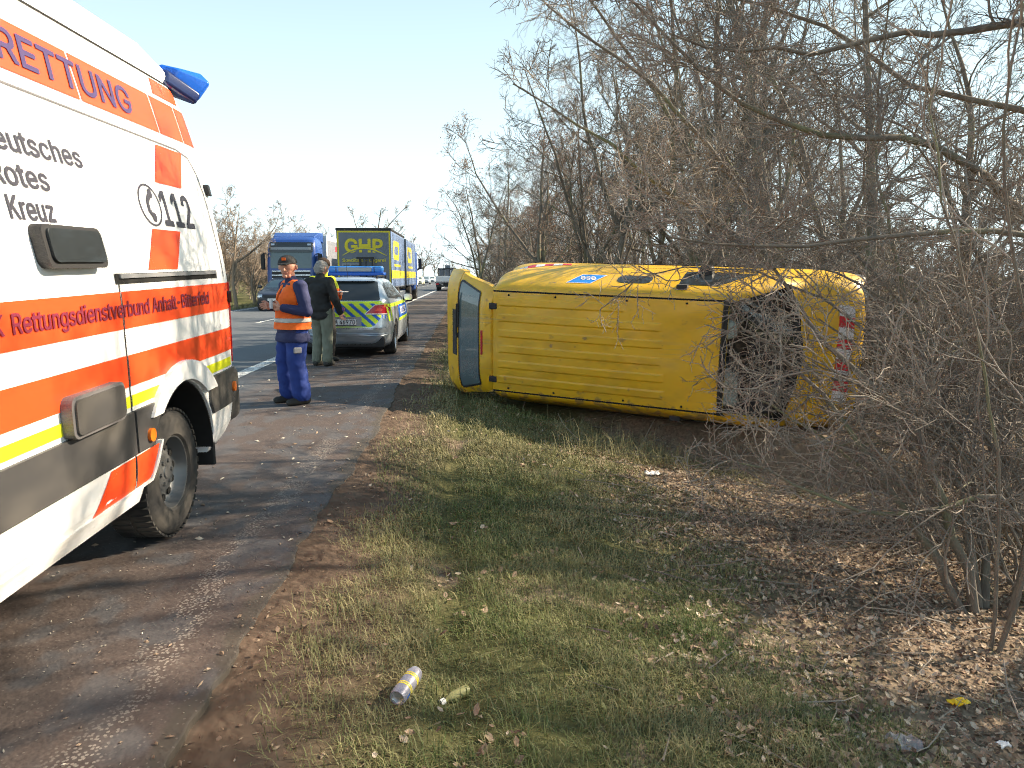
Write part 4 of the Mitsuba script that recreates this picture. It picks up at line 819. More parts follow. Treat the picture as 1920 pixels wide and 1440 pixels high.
for s in (x0 + .05, x1 - .45): put('tail_lamp', bx(s, s + .4, y0 - .03, y0 + .02, .80, .96), 'mat_lamp_red', G)
for y in (35.6, 36.9, 44.3, 49.2):
    for s in (1, -1): truck_wheel(G, (x1 - .16) if s > 0 else (x0 + .16), y, s, .48)
FK = thing('carried_forklift', 'dark mast of a small forklift carried on the back of the lettered truck', 'forklift')
put('mast', [bx(-4.98, -4.90, 33.2, 33.32, .8, 2.38), bx(-4.42, -4.34, 33.2, 33.32, .8, 2.38), bx(-5.1, -4.3, 33.16, 33.3, 2.30, 2.38), bx(-4.98, -4.34, 33.2, 33.3, 1.80, 1.86), bx(-4.7, -4.66, 33.2, 33.3, .8, 2.3)], 'mat_black', FK)
put('load_guard', [bx(-5.75, -4.98, 33.2, 33.28, 1.80, 1.84), bx(-5.75, -4.98, 33.2, 33.28, 2.05, 2.09), bx(-5.75, -5.70, 33.2, 33.28, .8, 2.09), bx(-5.4, -5.36, 33.2, 33.28, .8, 2.09)], 'mat_steel', FK)
put('chassis', rbox(-5.8, -4.0, 32.7, 33.45, .75, 1.35, .06), 'mat_black', FK, None, 40)
for x in (-5.7, -4.1): wheel(FK, frame((x, 33.0, .8), (0, 1, 0), (1, 0, 0), (0, 0, 1)), 0, 0, 0, .26, .18, .14, 1, 'mat_steel', 0, 0)
# blue articulated truck coming towards us
B = thing('blue_truck', 'blue articulated truck facing the camera in the oncoming lane', 'truck')
MT2 = frame((-8.95, 37.0, 0), (0, -1, 0), (1, 0, 0), (0, 0, 1))        # x forward (to the camera), y to its left (camera's right)
CB = Body([.35, .6, 1.2, 1.5, 2.0, 2.7, 3.0, 3.35, 3.5], [-2.2] * 9, [.02, .05, .05, .03, -.03, -.14, -.20, -.42, -.75], [1.22, 1.25, 1.25, 1.25, 1.25, 1.23, 1.21, 1.14, 1.05], [9, 9, 9, 9, 9, 8, 8, 7, 6], .06)
put('cab', CB.mesh(40, 120), 'mat_truck_blue', B, MT2, 35)
cf, cl, cr = CB.end(1), CB.side(1), CB.side(-1)
def bp(n, sh, m, off=.006, back=0, fn=cf, parent=B, size=.15): return put(n, patch(sh, fn, off, back, size), m, parent, MT2)
bp('windscreen', rrect(-1.02, 1.02, 1.92, 2.78, .06), 'mat_glass_sky_tone'); bp('sun_visor', rrect(-1.08, 1.08, 2.72, 3.22, .06), 'mat_glass_dark', .05, .06)
bp('visor_strip', sbox(-1.0, 2.84, 1.0, 2.97), 'mat_steel', .058)
for s in (-1, 1): bp('roof_lamp', rrect(s * .9 - .09, s * .9 + .09, 3.06, 3.15, .02), 'mat_chrome', .06)
bp('grille', rrect(-.95, .95, .95, 1.80, .05), 'mat_black', .012)
for z in (1.78, 1.58, 1.40): bp('grille_bar', sbox(-.95, z - .02, .95, z + .02), 'mat_chrome', .02)
bp('bumper', rrect(-1.15, 1.15, .40, .80, .08), 'mat_truck_blue', .06, .08)
for s in (-1, 1): bp('headlight', rrect(s * .95 - .17, s * .95 + .17, .86, 1.06, .04), 'mat_chrome', .02)
for fn, s in ((cl, 1), (cr, -1)):
    bp('side_window', rrect(-1.25, -.55, 1.95, 2.65, .08), 'mat_glass_dark', .006, 0, fn); bp('step_panel', rrect(-1.6, -.1, .45, 1.0, .05), 'mat_black', .006, 0, fn)
    k = put('side_mirror', rbox(-.30, -.12, min(s * 1.33, s * 1.52), max(s * 1.33, s * 1.52), 1.85, 2.65, .05), 'mat_black', B, MT2, 40)
    put('mirror_arm', cyl((-.25, s * 1.2, 2.62), (-.22, s * 1.4, 2.66), .03, 8), 'mat_black', k, MT2)
put('roof_deflector', hull([(-.9, y, 3.5) for y in (-1, 1)] + [(-1.6, y, 3.72) for y in (-1.1, 1.1)] + [(-2.3, y, 3.74) for y in (-1.15, 1.15)] + [(-2.3, y, 3.3) for y in (-1.15, 1.15)], .04), 'mat_truck_blue', B, MT2, 35)
put('trailer_box', bx(-16, -2.75, -1.27, 1.27, 1.1, 3.68), 'mat_white_matt', B, MT2); put('side_curtain', bx(-15.9, -3.0, 1.272, 1.285, 1.15, 3.45), 'mat_tarp_grey', B, MT2)
put('trailer_mark', bx(-7.5, -5.2, 1.286, 1.292, 2.9, 3.2), 'mat_reflex_red', B, MT2)
put('chassis', bx(-15.5, -.3, -.5, .5, .6, 1.1), 'mat_black', B, MT2)
for x in (-1.4, -5.2, -11.5, -12.8, -14.1):
    for s in (1, -1): wheel(B, MT2, x, s * 1.08, .5, .5, .3, .28, s, 'mat_steel', 8, 0)
# recovery truck on the shoulder, seen from behind
R_ = thing('flatbed_truck', 'pale flatbed truck with dark machinery on its bed, far ahead on the shoulder', 'truck')
cx, yy = -2.35, 76.0
put('tail_board', rbox(cx - 1.2, cx + 1.2, yy - .06, yy + .06, .95, 1.55, .03), 'mat_car_white', R_, None, 40)
put('bed', bx(cx - 1.2, cx + 1.2, yy + .06, yy + 6, .85, 1.0), 'mat_steel', R_); put('cab', rbox(cx - 1.1, cx + 1.1, yy + 6.1, yy + 8, .6, 2.3, .15), 'mat_car_white', R_, None, 40)
put('under_guard', [bx(cx - 1.15, cx + 1.15, yy, yy + .12, .42, .6), bx(cx - .4, cx + .4, yy + .2, yy + 7.5, .5, .85)], 'mat_black', R_)
for s in (-1, 1):
    put('tail_lamp', bx(cx + s * 1.0 - .16, cx + s * 1.0 + .16, yy - .05, yy + .05, .62, .8), 'mat_lamp_red', R_)
    for y in (yy + 1.3, yy + 6.6): truck_wheel(R_, cx + s * 1.0, y, s, .42)
rg = np.random.default_rng(3)
put('rack', [bx(cx - .95, cx + .95, yy + 1, yy + 1.1, 2.3, 2.4)] + [bx(cx + x - .05, cx + x + .05, yy + 1, yy + 1.1, 1.0, 2.4) for x in (-.9, -.3, .3, .9)] + [bx(cx - .95, cx + .95, yy + 3, yy + 3.1, 2.2, 2.3)], 'mat_black', R_)
for i, (x, w, h) in enumerate(((-.6, .5, 1.2), (.05, .55, 1.7), (.65, .45, 1.3))): put('machine', rbox(cx + x - w / 2, cx + x + w / 2, yy + 1.4, yy + 2.2, 1.0, 1.0 + h, .05), 'mat_tarp', R_, None, 40)
put('masts', [cyl((cx + x, yy + 1.6, 2.2), (cx + x, yy + 1.6, 2.75 + .25 * rg.random()), .03, 6) for x in (-.4, -.1, .25, .6)], 'mat_black', R_)
# cars
def car(name, label, group, x, y, toward, mat, van=False, s=1.0):
    k = thing(name, label, 'van' if van else 'car', group)
    M = frame((x, y, 0), (0, -1, 0), (1, 0, 0), (0, 0, 1)) if toward else frame((x, y, 0), (0, 1, 0), (-1, 0, 0), (0, 0, 1))
    L = 4.5
    if van: b = Body([.22, .4, .7, .95, 1.15, 1.5, 1.85, 1.95], [-L, -L - .03, -L - .03, -L, -L, -L + .03, -L + .1, -L + .3], [-.15, 0, 0, -.08, -.75, -1.2, -1.65, -1.9], [.84, .9, .92, .92, .91, .86, .79, .7], [6, 6, 6, 6, 7, 8, 8, 7], .04)
    else: b = Body([.2, .35, .55, .72, .85, .95, 1.0, 1.25, 1.4, 1.45], [-L + .1, -L, -L, -L + .05, -L + .1, -L + .2, -L + .3, -L + .6, -L + .9, -L + 1.1], [-.18, -.02, 0, -.06, -.45, -1.05, -1.2, -1.75, -2.15, -2.4], [.83, .88, .90, .90, .89, .87, .85, .74, .65, .58], [5, 5, 5, 5, 6, 6, 7, 7, 6, 6], .03)
    m = b.mesh(36, 96)
    for wx in (-.85, -3.5):
        for a, c in ((.5, 1.2), (-1.2, -.5)): m = m - m_cyl_y(wx, .31, .36, a, c, 24)
    put('body', m, mat, k, M, 32)
    f, r, l, g = b.end(1), b.end(-1), b.side(1), b.side(-1); zt, zb = (1.75, 1.2) if van else (1.36, 1.02)
    q = lambda n, sh, mt, fn, off=.006: put(n, patch(sh, fn, off, 0, .12), mt, k, M)
    w0, w1 = (.76, .7) if van else (.70, .56)
    wp = Polygon([(-w0, zb), (w0, zb), (w1, zt), (-w1, zt)]); q('windscreen', wp, 'mat_glass_sky_tone', f); q('rear_window', wp, 'mat_glass_dark', r)
    for fn in (l, g): q('side_window', Polygon([(-1.9 if not van else -1.5, zb + .03), (-1.95, zt - .05), (-3.3, zt - .05), (-3.8, zb + .05)]), 'mat_glass_dark', fn)
    for sgn in (1, -1):
        q('headlight', rrect(sgn * .66 - .16, sgn * .66 + .16, .60, .74, .04), 'mat_chrome', f); q('tail_lamp', rrect(sgn * .72 - .13, sgn * .72 + .13, .68, .86, .03), 'mat_lamp_red', r)
        put('side_mirror', rbox(-1.55, -1.42, min(sgn * .9, sgn * 1.06), max(sgn * .9, sgn * 1.06), .98, 1.12, .04), mat, k, M, 40)
        for wx in (-.85, -3.5): wheel(k, M, wx, sgn * .78, .31, .31, .2, .21, sgn, 'mat_alloy', 0, 0)
    q('grille', rrect(-.45, .45, .56, .70, .03), 'mat_black', f); q('lower_grille', rrect(-.6, .6, .30, .44, .03), 'mat_black', f)
    q('number_plate', sbox(-.26, .45, .26, .56), 'mat_white_matt', f, .012)
    return k
car('oncoming_car', 'dark blue car in the oncoming lane in front of the blue truck', None, -8.55, 32.0, True, 'mat_dark_blue')
QG = 'cars queuing in the oncoming lane'
car('oncoming_car', 'white van leading the queue of cars behind the blue truck', QG, -8.6, 106, True, 'mat_car_white', True)
car('oncoming_car', 'cream car second in the queue behind the white van', QG, -8.6, 122, True, 'mat_car_cream')
car('oncoming_car', 'grey-blue car third in the oncoming queue', QG, -8.6, 142, True, 'mat_car_grey')
car('oncoming_car', 'white car last in the oncoming queue', QG, -8.5, 165, True, 'mat_car_white')
# ---------------------------------------------------------------- trees and shrubs, bare in March
def walk(rng, base, d, L, P, wob, trop):
    """N wandering polylines: base, d (N, 3), L (N,) -> (N, P, 3)."""
    out = [base]; d = unit(d)
    for _ in range(P - 1):
        d = unit(d + rng.normal(0, wob, d.shape) + np.asarray(trop))
        out.append(out[-1] + d * (L / (P - 1))[:, None])
    return np.stack(out, 1)
def sprout(rng, P, R, L, n, t0, t1, ang, ratio, P2, wob, trop, taper=0.25, rk=0.62, lmin=0.0):
    """n side shoots on each of the polylines P (N, p, 3) with radii R (N, p) and lengths L (N,)."""
    N, p, _ = P.shape
    t = t0 + (t1 - t0) * (np.arange(n)[None] + rng.random((N, n))) / n
    x = t * (p - 1); i = np.minimum(x.astype(int), p - 2); f = (x - i)[..., None]
    r = np.arange(N)[:, None]
    b = (P[r, i] * (1 - f) + P[r, i + 1] * f).reshape(-1, 3)
    tg = unit(P[r, i + 1] - P[r, i]).reshape(-1, 3)
    rad = (R[r, i] * (1 - f[..., 0]) + R[r, i + 1] * f[..., 0]).reshape(-1)
    q = rng.normal(size=b.shape); q = unit(q - (q * tg).sum(1, keepdims=True) * tg)
    a = np.radians(rng.normal(ang, ang * 0.25, len(b)))[:, None]
    d = np.cos(a) * tg + np.sin(a) * q
    l = np.repeat(L, n) * ratio * (1.15 - 0.65 * t.ravel()) * rng.uniform(0.55, 1.25, len(b)) + lmin
    W = walk(rng, b, d, l, P2, wob, trop)
    rr = (rad * rk * rng.uniform(0.6, 1.0, len(b)))[:, None] * np.linspace(1, taper, P2)[None]
    return W, rr, l
def resample(pts, n):
    pts = np.asarray(pts, float); s = np.r_[0, np.cumsum(np.linalg.norm(np.diff(pts, axis=0), axis=1))]
    return np.stack([PchipInterpolator(s, pts[:, k])(np.linspace(0, s[-1], n)) for k in range(3)], 1), s[-1]
def twig_leaves(rng, tips, size, n):
    i = rng.integers(0, len(tips), n); c = tips[i] + rng.normal(0, size * 1.4, (n, 3)); a = unit(rng.normal(size=(n, 3)) + [0, 0, -1.2]); b = unit(np.cross(a, rng.normal(size=(n, 3))))
    s = (size * rng.uniform(.6, 1.3, n))[:, None]
    V = np.stack([c, c + a * s * .5 + b * s * .28, c + a * s, c + a * s * .5 - b * s * .28], 1).reshape(-1, 3); k = np.arange(n)[:, None] * 4
    return V, np.vstack([k + [0, 1, 2], k + [0, 2, 3]])
def make_tree(seed, h, r, lean=(0, 0), n1=14, n2=7, n3=6, n4=4, t0=.3, ang=52, ratio=.42, trop=.05, wob=.12, leaves=0, k3=3, fork=0, rmin=.003, bias=(0, 0)):
    """(trunk, limbs, twigs, leaves) of a bare tree standing at the origin."""
    rng = np.random.default_rng(seed)
    d = np.array([[lean[0], lean[1], 1.0]])
    P0 = walk(rng, np.zeros((1, 3)) - [[0, 0, .25]], d, np.array([h]), 12, .07, (0, 0, .03)); R0 = r * np.linspace(1, .12, 12)[None] ** .9; R0[0, 0] *= 1.35
    if fork:
        b = P0[:, 3 + np.arange(fork) % 3].reshape(-1, 3); dd = np.column_stack([rng.normal(0, .45, (fork, 2)) + bias, np.ones(fork)])
        F = walk(rng, b, dd, np.full(fork, h * .75), 12, .10, (0, 0, .05)); FR = np.tile(r * .62 * np.linspace(1, .12, 12), (fork, 1))
        P0, R0, L0 = np.vstack([P0, F]), np.vstack([R0, FR]), np.r_[h, np.full(fork, h * .75)]
    else: L0 = np.array([h * 1.0])
    tr = tubes(P0, R0, 8)
    tv = (bias[0] * .06, bias[1] * .06, trop)
    P1, R1, L1 = sprout(rng, P0, R0, L0, n1, t0, .97, ang, ratio, 8, wob, tv)
    P2, R2, L2 = sprout(rng, P1, R1, L1, n2, .15, 1, 48, .5, 6, wob * 1.3, (0, 0, trop * .8), rk=.6)
    P3, R3, L3 = sprout(rng, P2, R2, L2, n3, .1, 1, 45, .52, 4, wob * 1.5, (0, 0, trop * .6), rk=.65, lmin=.05)
    parts = [(P3, np.maximum(R3, rmin))]
    tips = P3[:, -1]
    if n4:
        P4, R4, L4 = sprout(rng, P3, R3, L3, n4, .15, 1, 42, .55, 3, wob * 1.6, (0, 0, trop * .4), rk=.7, lmin=.05)
        parts.append((P4, np.maximum(R4, rmin * .75))); tips = P4[:, -1]
    limbs = [tm(tubes(P1, np.maximum(R1, rmin * 1.6), 5)), tm(tubes(P2, np.maximum(R2, rmin * 1.25), 4))]
    tw = [tm(tubes(p, q, k3)) for p, q in parts]
    return tm(tr), trimesh.util.concatenate(limbs), trimesh.util.concatenate(tw), (tm(twig_leaves(rng, tips, .06, leaves)) if leaves else None)
def variant(name, seed, twig='mat_twig', bark='mat_bark', **k):
    tr, li, tw, le = make_tree(seed, **k)
    g = {'type': 'shapegroup', 'trunk': mikit.ply(tr, bark, True), 'limbs': mikit.ply(li, bark, True), 'twigs': mikit.ply(tw, twig)}
    if le is not None: g['dry_leaves'] = mikit.ply(le, 'mat_dry_leaf')
    scene[name] = g
    return name
def plant(name, group, x, y, label, cat, grp, rot=0, s=1.0, sx=None, tilt=(0, 0)):
    k = new_key(name)
    m = rotz(rot, (x, y, float(ground_z(x, y)) - .02)) @ np.diag([sx or s, sx or s, s, 1.0])
    if tilt != (0, 0):
        t = np.eye(4); t[0, 2], t[1, 2] = tilt; c = np.eye(4); c[:3, 3] = m[:3, 3]; ci = np.eye(4); ci[:3, 3] = -m[:3, 3]; m = c @ t @ ci @ m
    scene[k] = {'type': 'instance', 'to_world': T(m.tolist()), 'shapegroup': {'type': 'ref', 'id': group}}
    labels[k] = {'label': label, 'category': cat, 'group': grp}
    labels[k + '__twigs'] = {'kind': 'stuff'}; labels[k + '__limbs'] = {'kind': 'stuff'}
    if 'dry_leaves' in scene[group]: labels[k + '__dry_leaves'] = {'kind': 'stuff'}
    return k
variant('group_tall_a', 11, h=10.5, r=.15, n1=20, n2=6, n3=5, n4=2, t0=.22, ang=48, ratio=.30, rmin=.0062)
variant('group_tall_b', 12, h=9.5, r=.12, n1=18, n2=6, n3=5, n4=2, t0=.25, ang=55, ratio=.34, rmin=.0062)
variant('group_fork_a', 13, h=8.5, r=.13, n1=8, n2=6, n3=5, n4=2, t0=.2, ang=50, ratio=.36, fork=3, bias=(-.35, 0), rmin=.0062)
variant('group_fork_b', 14, h=8.0, r=.11, n1=8, n2=6, n3=5, n4=2, t0=.25, ang=55, ratio=.38, fork=2, bias=(-.2, -.1), rmin=.0062)
variant('group_leafy', 15, h=8.5, r=.12, n1=8, n2=6, n3=5, n4=2, t0=.25, ang=50, ratio=.36, fork=2, leaves=4200, bias=(-.2, 0), rmin=.0065)
variant('group_shrub_a', 16, h=2.5, r=.035, n1=6, n2=5, n3=4, n4=2, t0=.12, ang=50, ratio=.55, fork=6, trop=.02, wob=.2, rmin=.0042)
variant('group_shrub_b', 17, h=2.0, r=.03, n1=6, n2=5, n3=4, n4=2, t0=.1, ang=60, ratio=.6, fork=7, trop=-.01, wob=.24, rmin=.0042)
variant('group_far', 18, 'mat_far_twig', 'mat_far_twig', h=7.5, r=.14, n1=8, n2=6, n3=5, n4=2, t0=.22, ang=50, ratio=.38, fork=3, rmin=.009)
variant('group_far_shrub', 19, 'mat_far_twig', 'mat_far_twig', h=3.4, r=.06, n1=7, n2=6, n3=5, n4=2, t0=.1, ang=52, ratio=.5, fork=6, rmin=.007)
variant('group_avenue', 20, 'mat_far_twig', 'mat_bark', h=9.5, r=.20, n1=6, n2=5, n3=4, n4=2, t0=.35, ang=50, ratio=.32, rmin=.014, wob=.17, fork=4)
# the strip of wood on the right of the road
rng = np.random.default_rng(5)
KIND = {'group_tall_a': 'tall straight bare tree', 'group_tall_b': 'slender upright bare tree', 'group_fork_a': 'forked bare tree leaning over the verge', 'group_fork_b': 'low forked bare tree', 'group_leafy': 'bare tree with dry reddish seed clusters'}
for g, x, y, s, l in (('group_tall_a', 5.8, 13.2, 1.05, 'tall straight bare tree behind the hood of the overturned van'), ('group_tall_b', 7.9, 13.4, 1.1, 'slender upright bare tree in the wood right of the overturned van'),
                      ('group_fork_a', 4.5, 15.0, 1.05, 'forked bare tree arching over the roof of the overturned van'), ('group_fork_b', .55, 23.5, .62, 'small forked tree on the verge behind the open tailgate'),
                      ('group_fork_a', 3.6, 19.5, .95, 'forked bare tree behind the rear half of the overturned van'), ('group_leafy', 3.0, 27.0, .95, 'nearest bare tree with dry reddish seed clusters')):
    plant('bare_tree', g, x, y, l, 'tree', 'bare trees of the roadside wood', rng.uniform(-.6, .6), s)
for i, (x, y) in enumerate(((3.2, 21.5), (2.9, 31), (3.3, 36), (2.8, 43), (4.0, 23.8))): plant('bare_tree', 'group_leafy', x, y, ('first', 'second', 'third', 'fourth', 'fifth')[i] + ' seed-covered reddish tree of the row beside the verge behind the tailgate', 'tree', 'reddish trees at the edge of the wood', i * 1.3 + 2.6, .78 + .02 * i)
spots = []
def free(x, y, d): return all((x - a) ** 2 + (y - b) ** 2 > d * d for a, b in spots)
spots += [(3.2, 21.5), (2.9, 31), (3.3, 36), (2.8, 43), (4.0, 23.8), (5.8, 13.2), (7.9, 13.4), (4.5, 15), (3.6, 19.5), (3, 27), (5.9, 6.3)]
n = 0
for _ in range(4000):
    y = 12.5 + 95 * rng.random() ** 1.5; x = rng.uniform(3.0 + (0 if y > 15 else 2.5), 13.5)
    if y > 40: x = rng.uniform(1.8, 12)
    if not free(x, y, 1.9 if y < 40 else 2.6): continue
    spots.append((x, y)); n += 1
    g = rng.choice(['group_tall_a', 'group_tall_b', 'group_fork_a', 'group_fork_b', 'group_leafy'], p=[.28, .27, .17, .16, .12] if y < 26 or y > 75 else [.17, .16, .18, .17, .32])
    plant('bare_tree', g, x, y, f"{KIND[g]} in the wood right of the road", 'tree', f"{KIND[g]} in the wood", rng.uniform(0, 6.3) if 'tall' in g else rng.uniform(-1, 1), rng.uniform(.8, 1.08) * (1.0 if y < 50 else .9))
    if n >= 60: break
# shrubs of the undergrowth
spots2, n = [], 0
for _ in range(6000):
    y = 10.5 + 75 * rng.random() ** 1.7; x = rng.uniform(1.6 if y > 15 else (2.4 if y > 13 else 5.4), 13)
    if any((x - a) ** 2 + (y - b) ** 2 < 1.0 for a, b in spots2): continue
    spots2.append((x, y)); n += 1
    g = ('group_shrub_a', 'group_shrub_b')[n % 2]
    plant('wild_shrub', g, x, y, 'leafless shrub in the undergrowth of the wood right of the road', 'shrub', 'leafless shrubs of the undergrowth', rng.uniform(0, 6.3), rng.uniform(.75, 1.35))
    if n >= 90: break
for i in range(26):
    x, y = rng.uniform(6, 26), rng.uniform(17, 60)
    plant('wild_shrub', 'group_shrub_a' if i % 2 else 'group_shrub_b', x, y, 'tall leafless shrub deep in the wood behind the overturned van', 'shrub', 'leafless shrubs deep in the wood', i * 1.7, rng.uniform(1.4, 2.1))
for x, y, s in ((5.6, 8.6, 1.0), (6.8, 7.6, 1.1), (6.0, 10.0, 1.2), (7.6, 9.5, 1.2), (5.2, 6.6, .75), (8.4, 8.0, 1.0), (6.6, 6.0, .8)):
    plant('wild_shrub', 'group_shrub_a' if s < 1.05 else 'group_shrub_b', x, y, 'leafless shrub on the leaf litter right of the overturned van', 'shrub', 'leafless shrubs right of the van', x * 3, s)
# the wood goes on beside the camera and shades the foreground
for x, y, g, s in ((9.4, -.6, 'group_fork_b', .9), (12.5, -3.5, 'group_tall_a', .9), (7.3, 5.5, 'group_fork_b', .95), (8.7, 4.7, 'group_tall_a', .92), (8.2, 3.0, 'group_fork_a', .9)):
    plant('bare_tree', g, x, y, f'{KIND[g]} beside the camera', 'tree', 'bare trees beside the camera', x * 7, s)
# left of the road
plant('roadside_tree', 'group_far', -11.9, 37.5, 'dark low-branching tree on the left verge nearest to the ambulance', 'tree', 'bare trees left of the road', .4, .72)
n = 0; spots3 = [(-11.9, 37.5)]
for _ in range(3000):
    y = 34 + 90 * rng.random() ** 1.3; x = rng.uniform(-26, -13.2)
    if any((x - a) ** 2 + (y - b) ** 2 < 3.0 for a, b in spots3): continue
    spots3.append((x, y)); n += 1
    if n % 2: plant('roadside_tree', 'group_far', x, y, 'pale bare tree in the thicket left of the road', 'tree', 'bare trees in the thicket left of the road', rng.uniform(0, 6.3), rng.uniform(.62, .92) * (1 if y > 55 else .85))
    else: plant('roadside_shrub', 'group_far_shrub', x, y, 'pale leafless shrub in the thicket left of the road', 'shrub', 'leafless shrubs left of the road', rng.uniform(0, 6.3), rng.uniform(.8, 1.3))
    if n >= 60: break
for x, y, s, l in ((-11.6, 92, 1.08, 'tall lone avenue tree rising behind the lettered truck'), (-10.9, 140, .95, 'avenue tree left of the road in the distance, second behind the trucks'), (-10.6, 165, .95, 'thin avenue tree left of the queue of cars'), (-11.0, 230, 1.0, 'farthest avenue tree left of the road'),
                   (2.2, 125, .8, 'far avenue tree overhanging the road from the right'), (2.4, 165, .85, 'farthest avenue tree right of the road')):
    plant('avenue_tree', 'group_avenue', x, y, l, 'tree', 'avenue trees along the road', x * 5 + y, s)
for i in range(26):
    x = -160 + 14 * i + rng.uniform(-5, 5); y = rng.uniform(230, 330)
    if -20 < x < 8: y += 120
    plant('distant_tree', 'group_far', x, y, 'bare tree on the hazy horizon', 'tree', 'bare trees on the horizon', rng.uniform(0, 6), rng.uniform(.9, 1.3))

# large shrubs and limbs close to the camera, each limb a part
def hero(key, limbs, seed, n2, n3, n4, n5, wob=.16, r2=.5, trop=.02, ratio=.42, bark='mat_bark', lmin=.08):
    rng = np.random.default_rng(seed); tw = [[], []]
    for pts, r0, r1 in limbs:
        p, L = resample(pts, 16); p[1:] += rng.normal(0, .012, (15, 3)) * min(1, L); P = p[None]; R = np.linspace(r0, r1, 16)[None]
        put('limb', tubes(P, R, 9), bark, key, smooth=True)
        LL = np.array([min(L, 3.2)])
        P2, R2, L2 = sprout(rng, P, R, LL, max(3, int(n2 * L / 3)), .12, 1, 50, ratio, 9, wob, (0, 0, trop), rk=r2)
        P3, R3, L3 = sprout(rng, P2, R2, L2, n3, .12, 1, 46, .48, 6, wob * 1.2, (0, 0, trop), rk=.62, lmin=lmin)
        P4, R4, L4 = sprout(rng, P3, R3, L3, n4, .12, 1, 44, .5, 4, wob * 1.3, (0, 0, 0), rk=.65, lmin=lmin * .6)
        tw[0] += [tm(tubes(P2, np.maximum(R2, .0050), 5)), tm(tubes(P3, np.maximum(R3, .0036), 4))]
        tw[1] += [tm(tubes(P4, np.maximum(R4, .0026), 3))]
        if n5:
            P5, R5, L5 = sprout(rng, P4, R4, L4, n5, .2, 1, 42, .55, 3, wob * 1.3, (0, 0, 0), rk=.75, lmin=lmin * .5)
            tw[1].append(tm(tubes(P5, np.maximum(R5, .0021), 3)))
    put('branches', tw[0], 'mat_twig', key, kind='stuff', smooth=True); put('twigs', tw[1], 'mat_twig', key, kind='stuff')
k = thing('wild_shrub', 'large tangled leafless shrub in the right foreground reaching across the front of the overturned van', 'shrub')
hero(k, [([(3.33, 4.25, -.86), (3.1, 4.35, -.38), (2.95, 4.5, -.06), (2.73, 4.7, .34), (2.57, 5.0, .67), (2.27, 5.3, .99), (2.0, 5.5, 1.22)], .030, .007),
         ([(3.40, 4.27, -.86), (3.26, 4.3, -.44), (3.14, 4.4, -.03), (3.06, 4.5, .35), (2.94, 4.7, .6), (2.78, 5.0, .86), (2.59, 5.3, 1.15), (2.36, 5.5, 1.59), (2.12, 5.6, 2.09)], .036, .008),
         ([(3.46, 4.22, -.86), (3.62, 4.25, -.2), (3.43, 4.3, .13), (2.94, 4.3, .01), (2.6, 4.3, -.01), (2.38, 4.35, .05), (2.07, 4.4, .21), (1.82, 4.5, .29), (1.55, 4.55, .32)], .026, .004),
         ([(3.44, 4.32, -.86), (3.6, 4.7, -.1), (3.55, 5.0, .5), (3.4, 5.3, 1.1), (3.3, 5.5, 1.8), (3.15, 5.6, 2.5)], .03, .007),
         ([(3.40, 4.34, -.86), (3.3, 4.9, -.3), (3.0, 5.4, .1), (2.5, 5.8, .45), (2.1, 6.1, .62)], .022, .005),
         ([(3.42, 4.3, -.86), (3.3, 4.9, .6), (2.8, 5.6, 1.35), (2.1, 6.1, 1.6), (1.35, 6.5, 1.42)], .02, .004),
         ([(3.5, 4.4, -.86), (3.5, 5.2, .9), (3.1, 6.0, 1.8), (2.4, 6.5, 2.1), (1.7, 6.7, 2.1)], .022, .004)], 31, 8, 5, 4, 2)
k = thing('wild_shrub', 'thin whip-like leafless shrub at the right edge of the picture', 'shrub')
hero(k, [([(3.05, 3.75, -.85), (3.1, 3.6, .3), (2.92, 3.5, 1.05), (2.76, 3.45, 1.41), (2.62, 3.4, 1.72), (2.55, 3.4, 1.95), (2.51, 3.35, 2.23), (2.49, 3.3, 2.57), (2.46, 3.3, 3.0)], .016, .004),
         ([(3.05, 3.77, -.85), (2.95, 3.7, .2), (2.72, 3.65, 1.2), (2.38, 3.6, 1.95), (2.3, 3.6, 2.6)], .012, .004)], 32, 5, 4, 3, 0)
k = thing('wild_shrub', 'leafless shrub right of the hood of the overturned van', 'shrub')
hero(k, [([(4.75, 5.6, -.85), (4.5, 5.3, .1), (4.05, 5.0, .61), (3.78, 5.0, .7), (3.53, 5.1, .77), (3.25, 5.3, .8), (3.11, 5.5, .94), (2.86, 5.7, 1.18)], .03, .006),
         ([(4.8, 5.7, -.85), (4.5, 5.9, .2), (4.1, 6.2, 1.0), (3.5, 6.5, 1.5), (2.7, 6.7, 1.7)], .028, .006),
         ([(4.85, 5.7, -.85), (4.8, 5.9, .3), (4.6, 6.0, 1.2), (4.2, 6.1, 2.1), (3.7, 6.2, 2.8)], .03, .007),
         ([(4.8, 5.65, -.85), (4.4, 5.8, -.3), (3.9, 6.0, .1), (3.3, 6.2, .25), (2.75, 6.4, .3)], .02, .005)], 33, 8, 5, 4, 2)
k = thing('wild_shrub', 'low thorny leafless shrub of many thin stems right of the large foreground shrub', 'shrub')
_r = np.random.default_rng(61); _L = []
for i in range(13):
    b = np.array([4.05 + _r.normal(0, .18), 4.7 + _r.normal(0, .25), -.82]); a = _r.uniform(2.0, 4.1); l = _r.uniform(1.2, 2.3); q = np.array([math.cos(a), math.sin(a) * .6, 0])
    _L.append(([b, b + q * l * .22 + [0, 0, l * .42], b + q * l * .52 + [0, 0, l * .66], b + q * l * .95 + [0, 0, l * _r.uniform(.55, .85)]], .013, .004))
hero(k, _L, 62, 6, 5, 4, 1)
k = thing('gnarled_tree', 'gnarled tree right of the camera sending long mossy limbs across the right half', 'tree')
